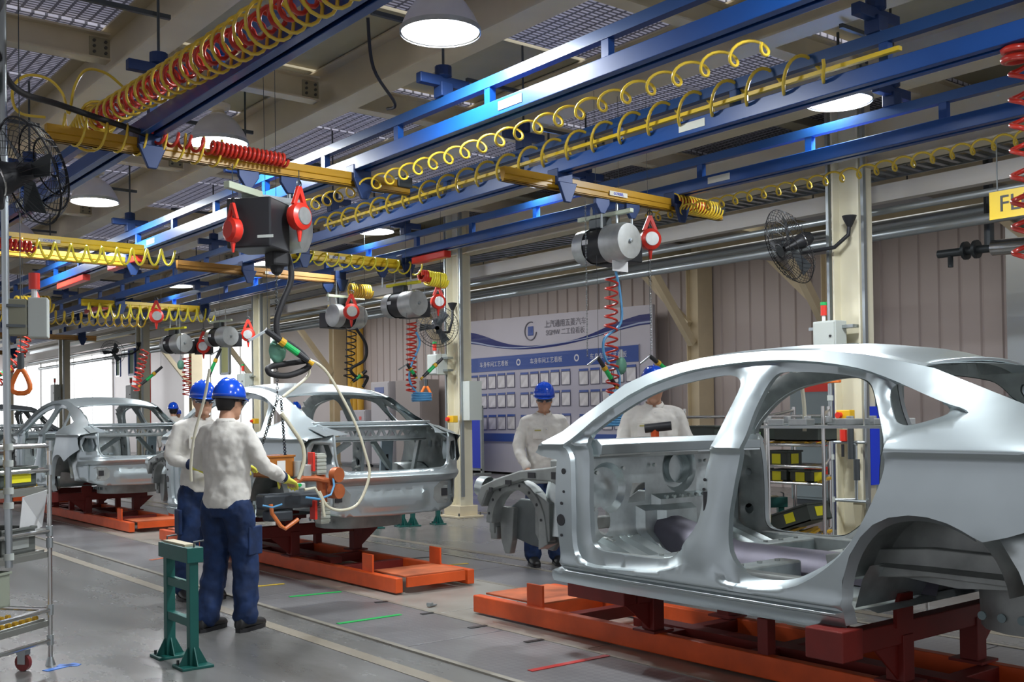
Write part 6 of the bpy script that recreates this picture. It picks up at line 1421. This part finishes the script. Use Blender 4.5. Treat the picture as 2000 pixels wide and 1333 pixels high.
    if detail:
        g = G()
        for k in range(5): g.cyl(L(0, .128, 1.40-.09*k)+V((0, -.01, 0)), L(0, .142, 1.40-.09*k), .006, n=8)
        g.build('buttons', white, o)
        G().box(L(.09, .128, 1.27), (.10*s, .012, .11*s)).build('chest_pocket', shirt, o, bevel=.004)
        G().box(L(.09, .137, 1.30), (.06*s, .004, .012*s)).build('name_badge', mat('khaki_badge', (.42, .38, .12), .6), o)
    # ---- trousers
    g = G()
    loft(g, [(L(0, 0, .80), .165*s, .115*s), (L(0, 0, .88), .172*s, .122*s), (L(0, 0, .96), .160*s, .115*s), (L(0, 0, .99), .155*s, .110*s)], 20)
    for i in (0, 1):
        k_, a_ = knee[i]; limb(g, [hip[i]+V((0, 0, -.03)), k_, a_+V((0, 0, .02))], [.108*s, .092*s, .088*s])
    o = g.build('trousers', jean, t); remesh(o, .012 if detail else .02, 3); wrinkle(o, .040)
    if detail:
        for i in (0, 1):
            q = -1 if i == 0 else 1; k_ = knee[i][0]
            op = G().box(k_+V((q*.078*s, .0, .14*s)), (.03, .15*s, .20*s)).build('thigh_pocket', jean, o, bevel=.008)
    for i in (0, 1):
        a_ = knee[i][1]; g = G()
        loft(g, [(a_+V((0, -.085, -.048))*s, .020*s, .028*s, (1, 0, 0), (0, 0, 1)), (a_+V((0, -.075, -.035))*s, .038*s, .050*s, (1, 0, 0), (0, 0, 1)), (a_+V((0, -.01, -.02))*s, .044*s, .066*s, (1, 0, 0), (0, 0, 1)), (a_+V((0, .06, -.035))*s, .046*s, .050*s, (1, 0, 0), (0, 0, 1)), (a_+V((0, .13, -.05))*s, .047*s, .036*s, (1, 0, 0), (0, 0, 1)), (a_+V((0, .185, -.055))*s, .038*s, .030*s, (1, 0, 0), (0, 0, 1)), (a_+V((0, .205, -.06))*s, .02*s, .018*s, (1, 0, 0), (0, 0, 1))], 16)
        zf = min(p.z for p in g.v)
        for p in g.v: p.z = max(p.z, .022)
        o = g.build('shoe', leather, t, True, ang=80)
        so = G().prism(resample([(-.042*s, -.085*s), (.042*s, -.085*s), (.046*s, .06*s), (.05*s, .13*s), (.03*s, .20*s), (-.03*s, .20*s), (-.05*s, .13*s), (-.046*s, .06*s)], .03, 1), (a_.x, a_.y, 0), (1, 0, 0), (0, 1, 0), .028).build('sole', rubber, o)
    if gloves:
        for i in (0, 1):
            if gloves[i] is None: continue
            g = G(); d = (wr[i]-el[i]).normalized(); hand(g, wr[i]+d*.01, d, V(gloves[i]), s*1.28, .55, 1 if i else -1)
            limb(g, [wr[i]-d*.035*s, wr[i]+d*.02*s], [.041*s, .038*s], 12)
            o = g.build('work_glove', glove, t); remesh(o, .006, 2)
            G().cyl(wr[i]-d*.075*s, wr[i]-d*.03*s, .046*s, .043*s, n=16).build('glove_cuff', mat('navy_cuff', (.01, .02, .06), .8), o, True)
    return t
p1 = person('front person in blue hard hat seen from behind, yellow glove on the weld gun', (3.0, 7.0, 0), R(-62), 1.69, head_turn=R(-8), head_nod=R(-4),
            arms=[((-.30, .02, 1.16), (-.20, .30, 1.14)), ((.27, .06, 1.14), (.20, .40, 1.045))], feet=[(-.13, -.04), (.13, .06)], gloves=[(0, -.3, -1), (-.3, .3, -1)], lean=(.0, .02))
p2 = person('person in dark safety glasses facing the camera, behind the worker with yellow glove', (3.41, 8.43, 0), R(172), 1.73, head_turn=R(4), head_nod=R(-3),
            arms=[((-.27, -.02, 1.14), (-.18, .22, 1.10)), ((.27, -.02, 1.14), (.10, .22, 1.08))], feet=[(-.10, .02), (.16, .0)], gloves=[(1, 0, 0), (-1, 0, 0)], lean=(.0, .0))
p3 = person('person in a blue hard hat standing before the notice board, beyond the nearest body', (6.66, 7.95, 0), R(152), 1.735, head_turn=R(-10), head_nod=R(-8),
            arms=[((-.27, .0, 1.15), (-.22, .16, .93)), ((.27, .0, 1.15), (.20, .18, .93))])
p4 = person('person in cream shirt behind the nearest cowl, face hidden by its pillar', (6.28, 6.10, 0), R(138), 1.80, head_turn=R(-8), head_nod=R(-10),
            arms=[((-.28, .04, 1.14), (-.16, .26, 1.12)), ((.28, .04, 1.14), (.12, .28, 1.12))], gloves=None)
person('distant person in blue hard hat seen from behind, right of the third roof', (7.97, 21.2, 0), R(-20), 1.78, goggles=False, detail=False)
person('more distant person in blue hard hat just left of the goggled worker', (11.6, 30.5, 0), R(160), 1.75, goggles=False, detail=False)
person('small distant person in blue hard hat framed by the rear window of the second body', (10.2, 20.2, 0), R(20), 1.76, goggles=False, detail=False)
t = thing('rivet_tool', 'dark and orange hand tool held by the worker behind the cowl', 'tool', (6.02, 5.82, 1.32))
G().cyl((6.10, 5.74, 1.36), (5.97, 5.90, 1.34), .035, n=12).build('tool_body', black, t, True)
G().box((6.02, 5.84, 1.30), (.05, .05, .12)).build('grip', orange, t, bevel=.01)
